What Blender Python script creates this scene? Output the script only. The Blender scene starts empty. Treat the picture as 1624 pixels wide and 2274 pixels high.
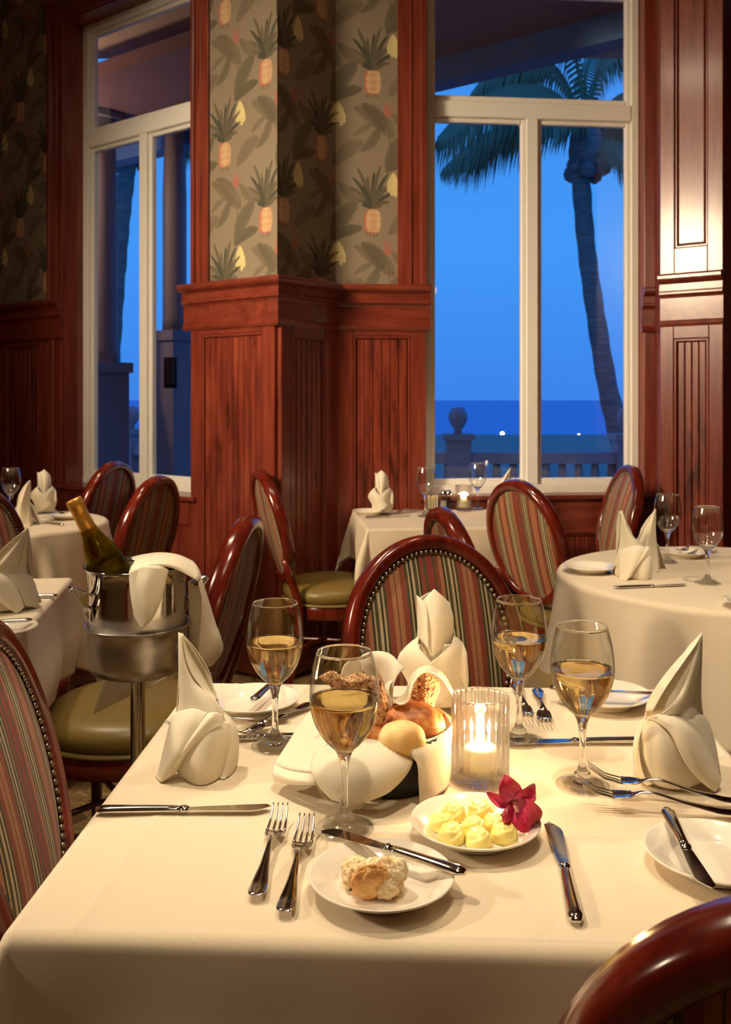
import bpy, bmesh, math, random
import numpy as np
from math import sin, cos, pi, radians as R, sqrt, atan2
random.seed(7); rng = np.random.default_rng(7)
sc = bpy.context.scene
C = sc.collection

# ---------------------------------------------------------------- camera
FPX, CXP, HYP, CZ = 2100.0, 812.0, 882.0, 1.28      # focal length, centre column and horizon row in pixels of 1624x2274; eye height
cam = bpy.data.cameras.new('camera'); co = bpy.data.objects.new('camera', cam); C.objects.link(co)
co.location = (0, 0, CZ); co.rotation_euler = (pi/2, 0, 0)
cam.sensor_fit = 'AUTO'; cam.sensor_width = 36; cam.lens = 36*FPX/2274
cam.shift_y = -(1137-HYP)/2274; cam.clip_end = 3000; cam.clip_start = .02
cam.dof.use_dof = True; cam.dof.focus_distance = 1.32; cam.dof.aperture_fstop = 11
sc.camera = co
# ---------------------------------------------------------------- sky
w = bpy.data.worlds.new('sky'); sc.world = w; w.use_nodes = True
nt = w.node_tree; nt.nodes.clear()
o_ = nt.nodes.new('ShaderNodeOutputWorld'); bg = nt.nodes.new('ShaderNodeBackground')
tc = nt.nodes.new('ShaderNodeTexCoord'); sx = nt.nodes.new('ShaderNodeSeparateXYZ'); cr = nt.nodes.new('ShaderNodeValToRGB')
nt.links.new(tc.outputs['Generated'], sx.inputs[0]); nt.links.new(sx.outputs['Z'], cr.inputs[0]); nt.links.new(cr.outputs[0], bg.inputs[0])
cr.color_ramp.elements[0].position = 0.0; cr.color_ramp.elements[0].color = (.045, .225, .77, 1)
cr.color_ramp.elements[1].position = .6; cr.color_ramp.elements[1].color = (.03, .2, .70, 1)
e = cr.color_ramp.elements.new(.16); e.color = (.056, .305, .87, 1)
bg.inputs[1].default_value = 1.18
nt.links.new(bg.outputs[0], o_.inputs[0])
# ---------------------------------------------------------------- unseen lamps and added fills of the dining room, and exposure
def area(name, loc, power, size, col, target=None):
    l = bpy.data.lights.new(name, 'AREA'); l.shape = 'DISK'; l.size = size; l.energy = power; l.color = col
    o = bpy.data.objects.new(name, l); C.objects.link(o); o.location = loc
    if target:
        from mathutils import Vector
        d = Vector(target)-Vector(loc); o.rotation_euler = d.to_track_quat('-Z', 'Y').to_euler()
    return o
def spot(name, loc, target, power, ang, blend, rad, col):
    from mathutils import Vector
    l = bpy.data.lights.new(name, 'SPOT'); l.energy = power; l.spot_size = R(ang); l.spot_blend = blend; l.shadow_soft_size = rad; l.color = col
    o = bpy.data.objects.new(name, l); C.objects.link(o); o.location = loc
    o.rotation_euler = (Vector(target)-Vector(loc)).to_track_quat('-Z', 'Y').to_euler()
    return o
WARM = (1, .76, .50); WARM2 = (1, .80, .56)
la_ = area('wall_lamp', (-3.0, 1.35, 2.7), 33, .8, WARM, (.35, 4.4, 1.5)); la_.data.spread = R(62)
area('room_fill', (0, -.6, 3.68), 16, 1.2, WARM)  # unseen soft fill added to lift the whole room
area('room_fill', (-1.0, 2.6, 3.68), 16, .5, WARM2)
spot('table_downlight', (-1.15, 2.0, 3.66), (.02, 1.33, .75), 215, 36, .8, .06, WARM2)
spot('table_downlight', (.15, .86, 3.66), (.22, 1.9, .75), 175, 46, .7, .06, WARM2)
spot('table_downlight', (.7, 2.2, 3.66), (.2, 1.35, .75), 80, 34, .6, .06, WARM2)
spot('wall_spot', (-3.1, .85, 2.35), (.1, 1.45, .82), 240, 30, .7, .08, WARM2)
spot('table_downlight', (1.0, 1.75, 3.66), (1.15, 2.7, .65), 190, 36, .6, .06, WARM2)
spot('table_downlight', (.2, 2.9, 3.66), (.4, 4.0, .75), 85, 34, .6, .06, WARM2)
spot('table_downlight', (-1.5, 2.8, 3.66), (-1.15, 2.3, .75), 150, 36, .6, .06, WARM2)
spot('table_downlight', (-1.4, 3.7, 3.66), (-1.5, 4.0, .75), 110, 34, .6, .06, WARM2)
pl_ = bpy.data.lights.new('porch_fill', 'POINT'); pl_.energy = 45; pl_.color = (1, .62, .4); pl_.shadow_soft_size = .1  # unseen fill added outside to lighten the columns and warm the soffit
po_ = bpy.data.objects.new('porch_fill', pl_); C.objects.link(po_); po_.location = (-2.9, 6.75, 2.9)
sc.view_settings.view_transform = 'Standard'; sc.view_settings.look = 'None'
sc.view_settings.exposure = 0.0; sc.view_settings.gamma = 1; sc.view_settings.use_curve_mapping = False
sc.cycles.use_denoising = True
sc.cycles.max_bounces = 14; sc.cycles.transmission_bounces = 14; sc.cycles.transparent_max_bounces = 24
sc.cycles.glossy_bounces = 6; sc.cycles.diffuse_bounces = 4
sc.cycles.sample_clamp_indirect = 8; sc.cycles.sample_clamp_direct = 0
sc.cycles.caustics_reflective = True; sc.cycles.caustics_refractive = True; sc.cycles.blur_glossy = .3

# ---------------------------------------------------------------- materials
def srgb(r, g, b):
    f = lambda c: (c/12.92 if c <= .04045 else ((c+.055)/1.055)**2.4)
    return (f(r/255), f(g/255), f(b/255), 1)
class NT:
    def __init__(s, name):
        s.m = bpy.data.materials.new(name); s.m.use_nodes = True; s.t = s.m.node_tree
        s.b = s.t.nodes['Principled BSDF']; s.out = s.t.nodes['Material Output']
    def n(s, typ, **kw):
        x = s.t.nodes.new('ShaderNode'+typ)
        for k, v in kw.items():
            if k in x.inputs.keys(): x.inputs[k].default_value = v
            else: setattr(x, k, v)
        return x
    def l(s, a, b): s.t.links.new(a, b)
    def set(s, **kw):
        for k, v in kw.items(): s.b.inputs[k.replace('_', ' ')].default_value = v
        return s
def coords(n, scale=(1, 1, 1), rot=(0, 0, 0)):
    t = n.n('TexCoord'); m = n.n('Mapping'); m.inputs['Scale'].default_value = scale; m.inputs['Rotation'].default_value = rot
    n.l(t.outputs['Object'], m.inputs[0]); return m.outputs[0]
def ramp(n, fac, stops, interp='LINEAR'):
    r = n.n('ValToRGB'); r.color_ramp.interpolation = interp
    els = r.color_ramp.elements
    els[0].position, els[0].color = stops[0]; els[1].position, els[1].color = stops[-1]
    for p, c in stops[1:-1]:
        e = els.new(p); e.color = c
    if fac is not None: n.l(fac, r.inputs[0])
    return r
def bump(n, h, strength=.2, dist=.002):
    b = n.n('Bump'); b.inputs['Strength'].default_value = strength; b.inputs['Distance'].default_value = dist
    n.l(h, b.inputs['Height']); n.l(b.outputs[0], n.b.inputs['Normal'])
def wood(name, dark, mid, light, axis='Z', rough=.28, knots=True, coat=.3):
    n = NT(name); sc_ = {'Z': (14, 14, 1.3), 'X': (1.3, 14, 14), 'Y': (14, 1.3, 14)}[axis]
    v = coords(n, sc_)
    no = n.n('TexNoise', Scale=2.2, Detail=8.0, Roughness=.62); n.l(v, no.inputs['Vector'])
    r = ramp(n, no.outputs[0], [(.28, dark), (.5, mid), (.72, light)])
    col = r.outputs[0]
    if knots:
        v2 = coords(n, (7, 7, 2.6) if axis == 'Z' else (2.6, 7, 7)); n2 = n.n('TexNoise', Scale=1.9, Detail=5.0, Roughness=.55, Distortion=.6); n.l(v2, n2.inputs['Vector'])
        k = ramp(n, n2.outputs[0], [(.30, (.32, .32, .32, 1)), (.43, (1, 1, 1, 1))])
        mx = n.n('Mix', data_type='RGBA', blend_type='MULTIPLY'); mx.inputs[0].default_value = 1
        n.l(col, mx.inputs[6]); n.l(k.outputs[0], mx.inputs[7]); col = mx.outputs[2]
    n.l(col, n.b.inputs['Base Color'])
    n.set(Roughness=rough, Coat_Weight=coat, Coat_Roughness=.15)
    bump(n, no.outputs[0], .08, .001)
    return n.m
M = {}
M['wood'] = wood('mahogany_upright', srgb(68, 25, 17), srgb(120, 49, 33), srgb(148, 70, 47), rough=.33)
M['wood_plain'] = wood('mahogany_upright_plain', srgb(96, 36, 25), srgb(122, 52, 36), srgb(140, 66, 46), knots=False, rough=.3)
M['wood_h'] = wood('mahogany_level', srgb(92, 35, 24), srgb(118, 50, 35), srgb(138, 64, 44), 'X', knots=False, rough=.3)
M['chair_wood'] = wood('cherry_lacquer', srgb(68, 18, 11), srgb(104, 30, 17), srgb(128, 44, 24), knots=False, rough=.18, coat=.5)
def flat(name, col, rough=.5, **kw):
    n = NT(name); n.set(Base_Color=col, Roughness=rough, **kw); return n.m
M['frame'] = flat('window_paint', srgb(240, 238, 230), .4)
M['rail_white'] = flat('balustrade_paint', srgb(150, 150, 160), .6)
M['ceiling'] = flat('ceiling_paint', srgb(205, 190, 165), .8)
M['dark'] = flat('dark_cloth', srgb(40, 25, 20), .8)
M['soffit'] = flat('soffit_paint', srgb(150, 120, 120), .7)
M['fascia'] = flat('fascia_paint', srgb(95, 140, 190), .7)
n = NT('pane_glass')
tr = n.n('BsdfTransparent'); gl = n.n('BsdfGlossy', Roughness=.0); fr = n.n('Fresnel', IOR=1.45); ms = n.n('MixShader')
tr.inputs[0].default_value = (.96, .98, 1, 1); n.t.nodes.remove(fr)
ge_ = n.n('NewGeometry'); dt_ = n.n('VectorMath', operation='DOT_PRODUCT'); n.l(ge_.outputs['Normal'], dt_.inputs[0]); n.l(ge_.outputs['Incoming'], dt_.inputs[1])
ab = n.n('Math', operation='ABSOLUTE'); n.l(dt_.outputs['Value'], ab.inputs[0]); om = n.n('Math', operation='SUBTRACT'); om.inputs[0].default_value = 1; n.l(ab.outputs[0], om.inputs[1])
pw_ = n.n('Math', operation='POWER'); n.l(om.outputs[0], pw_.inputs[0]); pw_.inputs[1].default_value = 5; fr = n.n('Math', operation='MULTIPLY_ADD'); n.l(pw_.outputs[0], fr.inputs[0]); fr.inputs[1].default_value = .95; fr.inputs[2].default_value = .045
n.l(fr.outputs[0], ms.inputs[0]); n.l(tr.outputs[0], ms.inputs[1]); n.l(gl.outputs[0], ms.inputs[2]); n.l(ms.outputs[0], n.out.inputs[0]); M['pane'] = n.m
def glassmat(name, col=(1, 1, 1, 1), ior=1.47, mixt=.25, rough=0.0):
    n = NT(name); g = n.n('BsdfGlass', IOR=ior, Roughness=rough, Color=col); t = n.n('BsdfTransparent'); t.inputs[0].default_value = col; m = n.n('MixShader')
    m.inputs[0].default_value = mixt
    n.l(g.outputs[0], m.inputs[1]); n.l(t.outputs[0], m.inputs[2]); n.l(m.outputs[0], n.out.inputs[0]); return n.m
_src = M['pane']; M['thin_glass'] = _src.copy(); M['thin_glass'].name = 'thin_glass'
for _n in M['thin_glass'].node_tree.nodes:
    if _n.type == 'BSDF_TRANSPARENT': _tr = _n
    if _n.type == 'MATH' and _n.operation == 'POWER': _pw = _n
    if _n.type == 'MATH' and _n.operation == 'MULTIPLY_ADD': _n.inputs[1].default_value = .92; _n.inputs[2].default_value = .07
_t = M['thin_glass'].node_tree; _p2 = _t.nodes.new('ShaderNodeMath'); _p2.operation = 'POWER'; _p2.inputs[1].default_value = 1.0; _t.links.new(_pw.outputs[0], _p2.inputs[0])
_rp = _t.nodes.new('ShaderNodeValToRGB'); _rp.color_ramp.elements[0].color = (.99, .995, .99, 1); _rp.color_ramp.elements[1].color = (.25, .25, .28, 1); _t.links.new(_p2.outputs[0], _rp.inputs[0]); _t.links.new(_rp.outputs[0], _tr.inputs[0])
M['glass'] = glassmat('clear_glass', (.995, 1, .995, 1), 1.47, .05)
M['rib_glass'] = glassmat('ribbed_glass', (1, .995, .985, 1), 1.45, .45)
M['wine'] = glassmat('white_wine', (.985, .86, .58, 1), 1.34, 0)
M['bottle'] = glassmat('bottle_glass', (.80, .80, .22, 1), 1.5, .25)
def cloth(name, col, weave=1, sheen=.15, trans=0):
    n = NT(name); v = coords(n, (1, 1, 1))
    a = n.n('TexNoise', Scale=900.0*weave, Detail=2.0); n.l(v, a.inputs['Vector'])
    b = n.n('TexNoise', Scale=9.0, Detail=4.0); n.l(v, b.inputs['Vector'])
    r = ramp(n, a.outputs[0], [(.3, tuple(c*.90 for c in col[:3])+(1,)), (.7, tuple(min(1, c*1.05) for c in col[:3])+(1,))])
    n.l(r.outputs[0], n.b.inputs['Base Color'])
    ad = n.n('Math', operation='MULTIPLY_ADD'); n.l(b.outputs[0], ad.inputs[0]); ad.inputs[1].default_value = 1.0; n.l(a.outputs[0], ad.inputs[2])
    bump(n, ad.outputs[0], .3, .0003)
    n.set(Roughness=.85, Sheen_Weight=sheen); n.b.inputs['Specular IOR Level'].default_value = .2
    if trans:
        tl = n.n('BsdfTranslucent'); n.l(r.outputs[0], tl.inputs[0]); mx_ = n.n('MixShader'); mx_.inputs[0].default_value = trans; n.l(n.b.outputs[0], mx_.inputs[1]); n.l(tl.outputs[0], mx_.inputs[2]); n.l(mx_.outputs[0], n.out.inputs[0])
    return n.m
M['linen'] = cloth('table_linen', srgb(224, 209, 182))
M['napkin'] = cloth('napkin_linen', srgb(252, 242, 218), 1.2, trans=.22)
M['napkin_far'] = cloth('napkin_linen_cream', srgb(236, 222, 188), .4)
M['china'] = flat('white_china', srgb(236, 228, 212), .12, Coat_Weight=.6, Coat_Roughness=.05)
n = NT('steel'); n.set(Base_Color=(.62, .60, .57, 1), Metallic=1.0, Roughness=.10); M['steel'] = n.m
n = NT('bucket_steel'); n.set(Metallic=1.0, Base_Color=(.66, .64, .60, 1)); v = coords(n, (1, 1, 1))
sp = n.n('SeparateXYZ'); n.l(v, sp.inputs[0]); no = n.n('TexNoise', Scale=160.0, Detail=3.0); n.l(v, no.inputs['Vector'])
mr = n.n('MapRange'); mr.inputs['From Min'].default_value = .835; mr.inputs['From Max'].default_value = .85; mr.inputs['To Min'].default_value = .42; mr.inputs['To Max'].default_value = .06
n.l(sp.outputs['Z'], mr.inputs[0]); n.l(mr.outputs[0], n.b.inputs['Roughness']); bump(n, no.outputs[0], .12, .0008); M['bucket'] = n.m
n = NT('holder_steel'); n.set(Metallic=1.0, Base_Color=(.55, .52, .48, 1), Roughness=.3); v = coords(n, (60, 60, 1)); no = n.n('TexNoise', Scale=3.0, Detail=3.0); n.l(v, no.inputs['Vector']); bump(n, no.outputs[0], .05, .001); M['holder'] = n.m
M['brass'] = flat('antique_brass', (.30, .24, .16, 1), .3, Metallic=1.0)
n = NT('olive_vinyl'); n.set(Roughness=.38); v = coords(n); no = n.n('TexNoise', Scale=260.0, Detail=2.0); n.l(v, no.inputs['Vector']); n.b.inputs['Base Color'].default_value = srgb(128, 108, 54); bump(n, no.outputs[0], .15, .001); M['vinyl'] = n.m
# striped upholstery, stripes across local x
n = NT('striped_upholstery'); t = n.n('TexCoord'); s_ = n.n('SeparateXYZ'); n.l(t.outputs['Object'], s_.inputs[0])
ma = n.n('Math', operation='MULTIPLY_ADD'); n.l(s_.outputs['X'], ma.inputs[0]); ma.inputs[1].default_value = 1/.178; ma.inputs[2].default_value = 10.636
fr = n.n('Math', operation='FRACT'); n.l(ma.outputs[0], fr.inputs[0])
RU, TA, DL, OL, OD, CR_, RD, GR = srgb(152, 72, 48), srgb(188, 128, 90), srgb(96, 44, 26), srgb(84, 80, 46), srgb(56, 54, 32), srgb(214, 190, 146), srgb(156, 60, 48), srgb(88, 84, 50)
seq = [(0, RU), (12, TA), (22, DL), (24, TA), (35, RU), (48, OL), (54, CR_), (58, OD), (63, CR_), (69, OL), (77, CR_), (80, OD), (85, RU), (95, GR), (101, RD), (118, GR), (123, RU), (131, TA), (140, OD), (145, CR_), (148, OL), (156, CR_), (162, OD), (167, CR_), (171, OL)]
r = ramp(n, fr.outputs[0], [(p/177.0, c) for p, c in seq[:-1]]+[(seq[-1][0]/177.0, seq[-1][1])], 'CONSTANT')
no = n.n('TexNoise', Scale=500.0, Detail=2.0); n.l(t.outputs['Object'], no.inputs['Vector'])
mx = n.n('Mix', data_type='RGBA', blend_type='MULTIPLY'); mx.inputs[0].default_value = .35; n.l(r.outputs[0], mx.inputs[6]); n.l(no.outputs[0], mx.inputs[7]); n.l(mx.outputs[2], n.b.inputs['Base Color'])
n.set(Roughness=.7, Sheen_Weight=.1); bump(n, no.outputs[0], .2, .0008); M['stripe'] = n.m
# bread, butter, orchid
n = NT('bread_crust'); v = coords(n); no = n.n('TexNoise', Scale=34.0, Detail=6.0, Roughness=.65); n.l(v, no.inputs['Vector']); r = ramp(n, no.outputs[0], [(.36, srgb(128, 58, 20)), (.5, srgb(198, 116, 52)), (.64, srgb(236, 178, 108))]); n.l(r.outputs[0], n.b.inputs['Base Color']); n.set(Roughness=.5); bump(n, no.outputs[0], .5, .003); M['crust'] = n.m
n = NT('pale_roll'); v = coords(n); no = n.n('TexNoise', Scale=22.0, Detail=5.0); n.l(v, no.inputs['Vector']); r = ramp(n, no.outputs[0], [(.35, srgb(240, 218, 160)), (.62, srgb(226, 180, 108))]); n.l(r.outputs[0], n.b.inputs['Base Color']); n.set(Roughness=.6); bump(n, no.outputs[0], .3, .002); M['pale_roll'] = n.m
n = NT('bread_crumb'); v = coords(n); no = n.n('TexNoise', Scale=60.0, Detail=6.0, Roughness=.7); n.l(v, no.inputs['Vector']); r = ramp(n, no.outputs[0], [(.3, srgb(216, 168, 104)), (.55, srgb(246, 226, 186))]); n.l(r.outputs[0], n.b.inputs['Base Color']); n.set(Roughness=.8, Subsurface_Weight=.15); n.b.inputs['Subsurface Radius'].default_value = (.01, .006, .003); bump(n, no.outputs[0], .8, .004); M['crumb'] = n.m
n = NT('torn_crust'); v = coords(n); no = n.n('TexNoise', Scale=26.0, Detail=6.0, Roughness=.7); n.l(v, no.inputs['Vector']); r = ramp(n, no.outputs[0], [(.35, srgb(196, 128, 62)), (.6, srgb(232, 186, 118))]); n.l(r.outputs[0], n.b.inputs['Base Color']); n.set(Roughness=.6); bump(n, no.outputs[0], .7, .003); M['torn_crust'] = n.m
n = NT('seeded_crisp'); v = coords(n); vo = n.n('TexVoronoi', Scale=260.0); n.l(v, vo.inputs['Vector'])
r = ramp(n, vo.outputs['Distance'], [(.0, srgb(255, 235, 200)), (.35, srgb(240, 196, 150)), (.6, srgb(216, 156, 110)), (.9, srgb(190, 122, 82))])
no = n.n('TexNoise', Scale=150.0, Detail=2.0); n.l(v, no.inputs['Vector']); r2 = ramp(n, no.outputs[0], [(.37, (.22, .10, .07, 1)), (.41, (1, 1, 1, 1))]); mx = n.n('Mix', data_type='RGBA', blend_type='MULTIPLY'); mx.inputs[0].default_value = 1
n.l(r.outputs[0], mx.inputs[6]); n.l(r2.outputs[0], mx.inputs[7]); n.l(mx.outputs[2], n.b.inputs['Base Color']); n.set(Roughness=.6); bump(n, vo.outputs['Distance'], .8, -.003); M['crisp'] = n.m
M['butter'] = flat('butter', srgb(250, 234, 140), .35, Subsurface_Weight=.05); M['butter'].node_tree.nodes['Principled BSDF'].inputs['Subsurface Radius'].default_value = (.01, .008, .002)
n = NT('orchid_petal'); v = coords(n); ln = n.n('VectorMath', operation='LENGTH'); n.l(v, ln.inputs[0]); r = ramp(n, ln.outputs['Value'], [(.006, srgb(248, 150, 170)), (.014, srgb(222, 60, 120)), (.024, srgb(208, 22, 70)), (.04, srgb(170, 8, 40))]); n.l(r.outputs[0], n.b.inputs['Base Color']); n.set(Roughness=.45, Sheen_Weight=.3); no = n.n('TexNoise', Scale=120.0); n.l(v, no.inputs['Vector']); bump(n, no.outputs[0], .2, .001); M['orchid'] = n.m
M['orchid_lip'] = flat('orchid_lip', srgb(160, 10, 50), .4); M['orchid_column'] = flat('orchid_column', srgb(240, 170, 160), .4)
M['green'] = flat('stem_green', srgb(130, 140, 60), .5)
M['black'] = flat('black_weave', srgb(26, 24, 24), .55)
M['foil'] = flat('gold_foil', srgb(206, 150, 62), .32, Metallic=.55)
M['wax'] = flat('candle_wax', srgb(250, 236, 200), .4, Subsurface_Weight=.4); M['wax'].node_tree.nodes['Principled BSDF'].inputs['Subsurface Radius'].default_value = (.02, .012, .006)
def emis(name, col, s):
    n = NT(name); e = n.n('Emission'); e.inputs[0].default_value = col; e.inputs[1].default_value = s; n.l(e.outputs[0], n.out.inputs[0]); return n.m
M['flame'] = emis('flame', (1, .66, .28, 1), 160); M['flame_far'] = emis('flame_far', (1, .72, .36, 1), 18)
M['glint'] = emis('pane_glint', (1, .93, .85, 1), 6); M['pane_glow'] = emis('pane_glow', (.72, .66, .82, 1), 1.0)  # both glow in place of reflections in the window panes
# carpet
n = NT('patterned_carpet'); v = coords(n); no = n.n('TexNoise', Scale=7.0, Detail=3.0, Distortion=2.2); n.l(v, no.inputs['Vector']); n2 = n.n('TexNoise', Scale=240.0); n.l(v, n2.inputs['Vector'])
r = ramp(n, no.outputs[0], [(.40, srgb(96, 74, 40)), (.46, srgb(170, 140, 84)), (.52, srgb(120, 94, 54)), (.60, srgb(176, 148, 96))]); n.l(r.outputs[0], n.b.inputs['Base Color']); n.set(Roughness=.95); bump(n, n2.outputs[0], .5, .004); M['carpet'] = n.m
n = NT('sea_water'); v = coords(n, (.05, .3, 1)); no = n.n('TexNoise', Scale=2.0, Detail=5.0); n.l(v, no.inputs['Vector']); r = ramp(n, no.outputs[0], [(.3, (.36, .42, .72, 1)), (.7, (.44, .50, .82, 1))]); n.l(r.outputs[0], n.b.inputs['Base Color']); n.set(Roughness=.7); n.b.inputs['Specular IOR Level'].default_value = .1; M['sea'] = n.m
n = NT('palm_leaf'); n.set(Base_Color=(.16, .22, .12, 1), Roughness=.7); M['palm'] = n.m
n = NT('palm_bark'); v = coords(n, (1, 1, 6)); no = n.n('TexNoise', Scale=4.0); n.l(v, no.inputs['Vector']); r = ramp(n, no.outputs[0], [(.3, (.12, .12, .12, 1)), (.7, (.24, .22, .2, 1))]); n.l(r.outputs[0], n.b.inputs['Base Color']); n.set(Roughness=.8); M['bark'] = n.m
M['terrace'] = flat('terrace_stone', srgb(150, 140, 130), .8)
n = NT('wallpaper'); at = n.n('VertexColor'); at.layer_name = 'print'; v = coords(n); no = n.n('TexNoise', Scale=420.0, Detail=2.0); n.l(v, no.inputs['Vector'])
mx = n.n('Mix', data_type='RGBA', blend_type='MULTIPLY'); mx.inputs[0].default_value = .25; n.l(at.outputs[0], mx.inputs[6]); n.l(no.outputs[0], mx.inputs[7]); n.l(mx.outputs[2], n.b.inputs['Base Color']); n.set(Roughness=.75); M['paper'] = n.m

# ---------------------------------------------------------------- helpers
def obj(name, verts, faces, mat=None, parent=None, smooth=True, recalc=True, label=None, loc=None):
    me = bpy.data.meshes.new(name); me.from_pydata([tuple(map(float, v)) for v in verts], [], [tuple(int(i) for i in f) for f in faces])
    if recalc:
        bm = bmesh.new(); bm.from_mesh(me); bmesh.ops.recalc_face_normals(bm, faces=bm.faces[:]); bm.to_mesh(me); bm.free()
    if smooth: me.polygons.foreach_set('use_smooth', [True]*len(me.polygons))
    if mat is not None: me.materials.append(M[mat] if isinstance(mat, str) else mat)
    o = bpy.data.objects.new(name, me); C.objects.link(o)
    if parent: o.parent = parent
    if loc is not None: o.location = loc
    if label: o['label'] = label
    return o
def tag(o, label=None, cat=None, group=None, kind=None):
    if label: o['label'] = label
    if cat: o['category'] = cat
    if group: o['group'] = group
    if kind: o['kind'] = kind
    return o
def empty(name, loc, rz=0, label=None, cat=None, group=None, kind=None):
    o = bpy.data.objects.new(name, None); C.objects.link(o); o.location = loc; o.rotation_euler = (0, 0, rz); o.empty_display_size = .05
    return tag(o, label, cat, group, kind)
def copy_tree(o, parent=None, label=None, loc=None, rz=None, scale=None):
    c = o.copy(); C.objects.link(c); c.parent = parent
    for ch in o.children: copy_tree(ch, c)
    if label: c['label'] = label
    if loc is not None: c.location = loc
    if rz is not None: c.rotation_euler[2] = rz
    if scale is not None: c.scale = (scale,)*3
    return c
class MB:
    def __init__(s): s.v = []; s.f = []
    def add(s, v, f):
        k = len(s.v); s.v += [tuple(p) for p in v]; s.f += [tuple(i+k for i in q) for q in f]; return s
    def box(s, x0, x1, y0, y1, z0, z1):
        return s.add([(x, y, z) for z in (z0, z1) for y in (y0, y1) for x in (x0, x1)], [(0, 2, 3, 1), (4, 5, 7, 6), (0, 1, 5, 4), (2, 6, 7, 3), (0, 4, 6, 2), (1, 3, 7, 5)])
    def tube(s, pts, rad, n=10, cap=True):
        pts = [np.array(p, float) for p in pts]; m = len(pts)
        if not hasattr(rad, '__len__'): rad = [rad]*m
        up = None; vs = []
        for i, p in enumerate(pts):
            d = pts[min(i+1, m-1)]-pts[max(i-1, 0)]; d /= (np.linalg.norm(d)+1e-9)
            if up is None:
                a = np.array([0, 0, 1.]) if abs(d[2]) < .9 else np.array([1., 0, 0]); up = np.cross(np.cross(d, a), d)
            up = up-d*np.dot(up, d); up /= np.linalg.norm(up)+1e-9; sd = np.cross(d, up)
            rr = rad[i]; rr = (rr, rr) if not hasattr(rr, '__len__') else rr
            for k in range(n):
                a = 2*pi*k/n; vs.append(p+up*cos(a)*rr[0]+sd*sin(a)*rr[1])
        fs = [(i*n+k, i*n+(k+1) % n, (i+1)*n+(k+1) % n, (i+1)*n+k) for i in range(m-1) for k in range(n)]
        if cap: fs += [tuple(range(n))[::-1], tuple((m-1)*n+k for k in range(n))]
        return s.add(vs, fs)
    def lathe(s, prof, n=32, c=(0, 0, 0), rmod=None, closed=False):
        vs = []; fs = []; m = len(prof)
        for r, z in prof:
            for k in range(n):
                a = 2*pi*k/n; q = r if rmod is None else rmod(r, z, a); vs.append((c[0]+q*cos(a), c[1]+q*sin(a), c[2]+z))
        fs = [(i*n+k, i*n+(k+1) % n, ((i+1) % m)*n+(k+1) % n, ((i+1) % m)*n+k) for i in range(m if closed else m-1) for k in range(n)]
        if not closed: fs += [tuple(range(n))[::-1], tuple((m-1)*n+k for k in range(n))]
        return s.add(vs, fs)
    def build(s, name, mat, parent=None, **kw): return obj(name, s.v, s.f, mat, parent, **kw)
def cr(P, t):            # catmull-rom through control points, P (n,3), t in 0..1 array
    P = np.asarray(P, float); n = len(P)
    if n == 2: return P[0]+(P[1]-P[0])*t[:, None]
    Q = np.vstack([2*P[0]-P[1], P, 2*P[-1]-P[-2]]); u = t*(n-1); i = np.clip(u.astype(int), 0, n-2); f = (u-i)[:, None]
    a, b, c, d = Q[i], Q[i+1], Q[i+2], Q[i+3]
    return .5*((2*b)+(c-a)*f+(2*a-5*b+4*c-d)*f**2+(-a+3*b-3*c+d)*f**3)
def patch(rows, nu=22, nv=22):
    tu = np.linspace(0, 1, nu); tv = np.linspace(0, 1, nv)
    L = np.array([cr(r, tu) for r in rows])             # rows x nu x 3
    G = np.array([cr(L[:, i], tv) for i in range(nu)])   # nu x nv x 3
    v = G.reshape(-1, 3); f = [(i*nv+j, (i+1)*nv+j, (i+1)*nv+j+1, i*nv+j+1) for i in range(nu-1) for j in range(nv-1)]
    return v, f
def un(px, py, D): return np.array([(px-CXP)*D/FPX, D, CZ-(py-HYP)*D/FPX])
def tbl(px, py, z=.75):
    D = (CZ-z)*FPX/(py-HYP); return ((px-CXP)*D/FPX, D, z)
def solid(o, t, off=0.0, sub=0):
    m = o.modifiers.new('thickness', 'SOLIDIFY'); m.thickness = t; m.offset = off
    if sub: s = o.modifiers.new('smooth', 'SUBSURF'); s.levels = sub; s.render_levels = sub
    return o
def drape(name, D, org, patches, mat, th=.0014, zmin=None, parent=None, jit=0.0):
    mb = MB()
    for rows in patches:
        W = [[un(p[0], p[1], D+p[2])-np.array(org) for p in r] for r in rows]
        v, f = patch(W); v = v.copy()
        if zmin is not None: v[:, 2] = np.maximum(v[:, 2], zmin+.001)
        mb.add(v, f)
    o = mb.build(name, mat, parent, recalc=False, loc=None if parent else org); solid(o, th); return o
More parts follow.
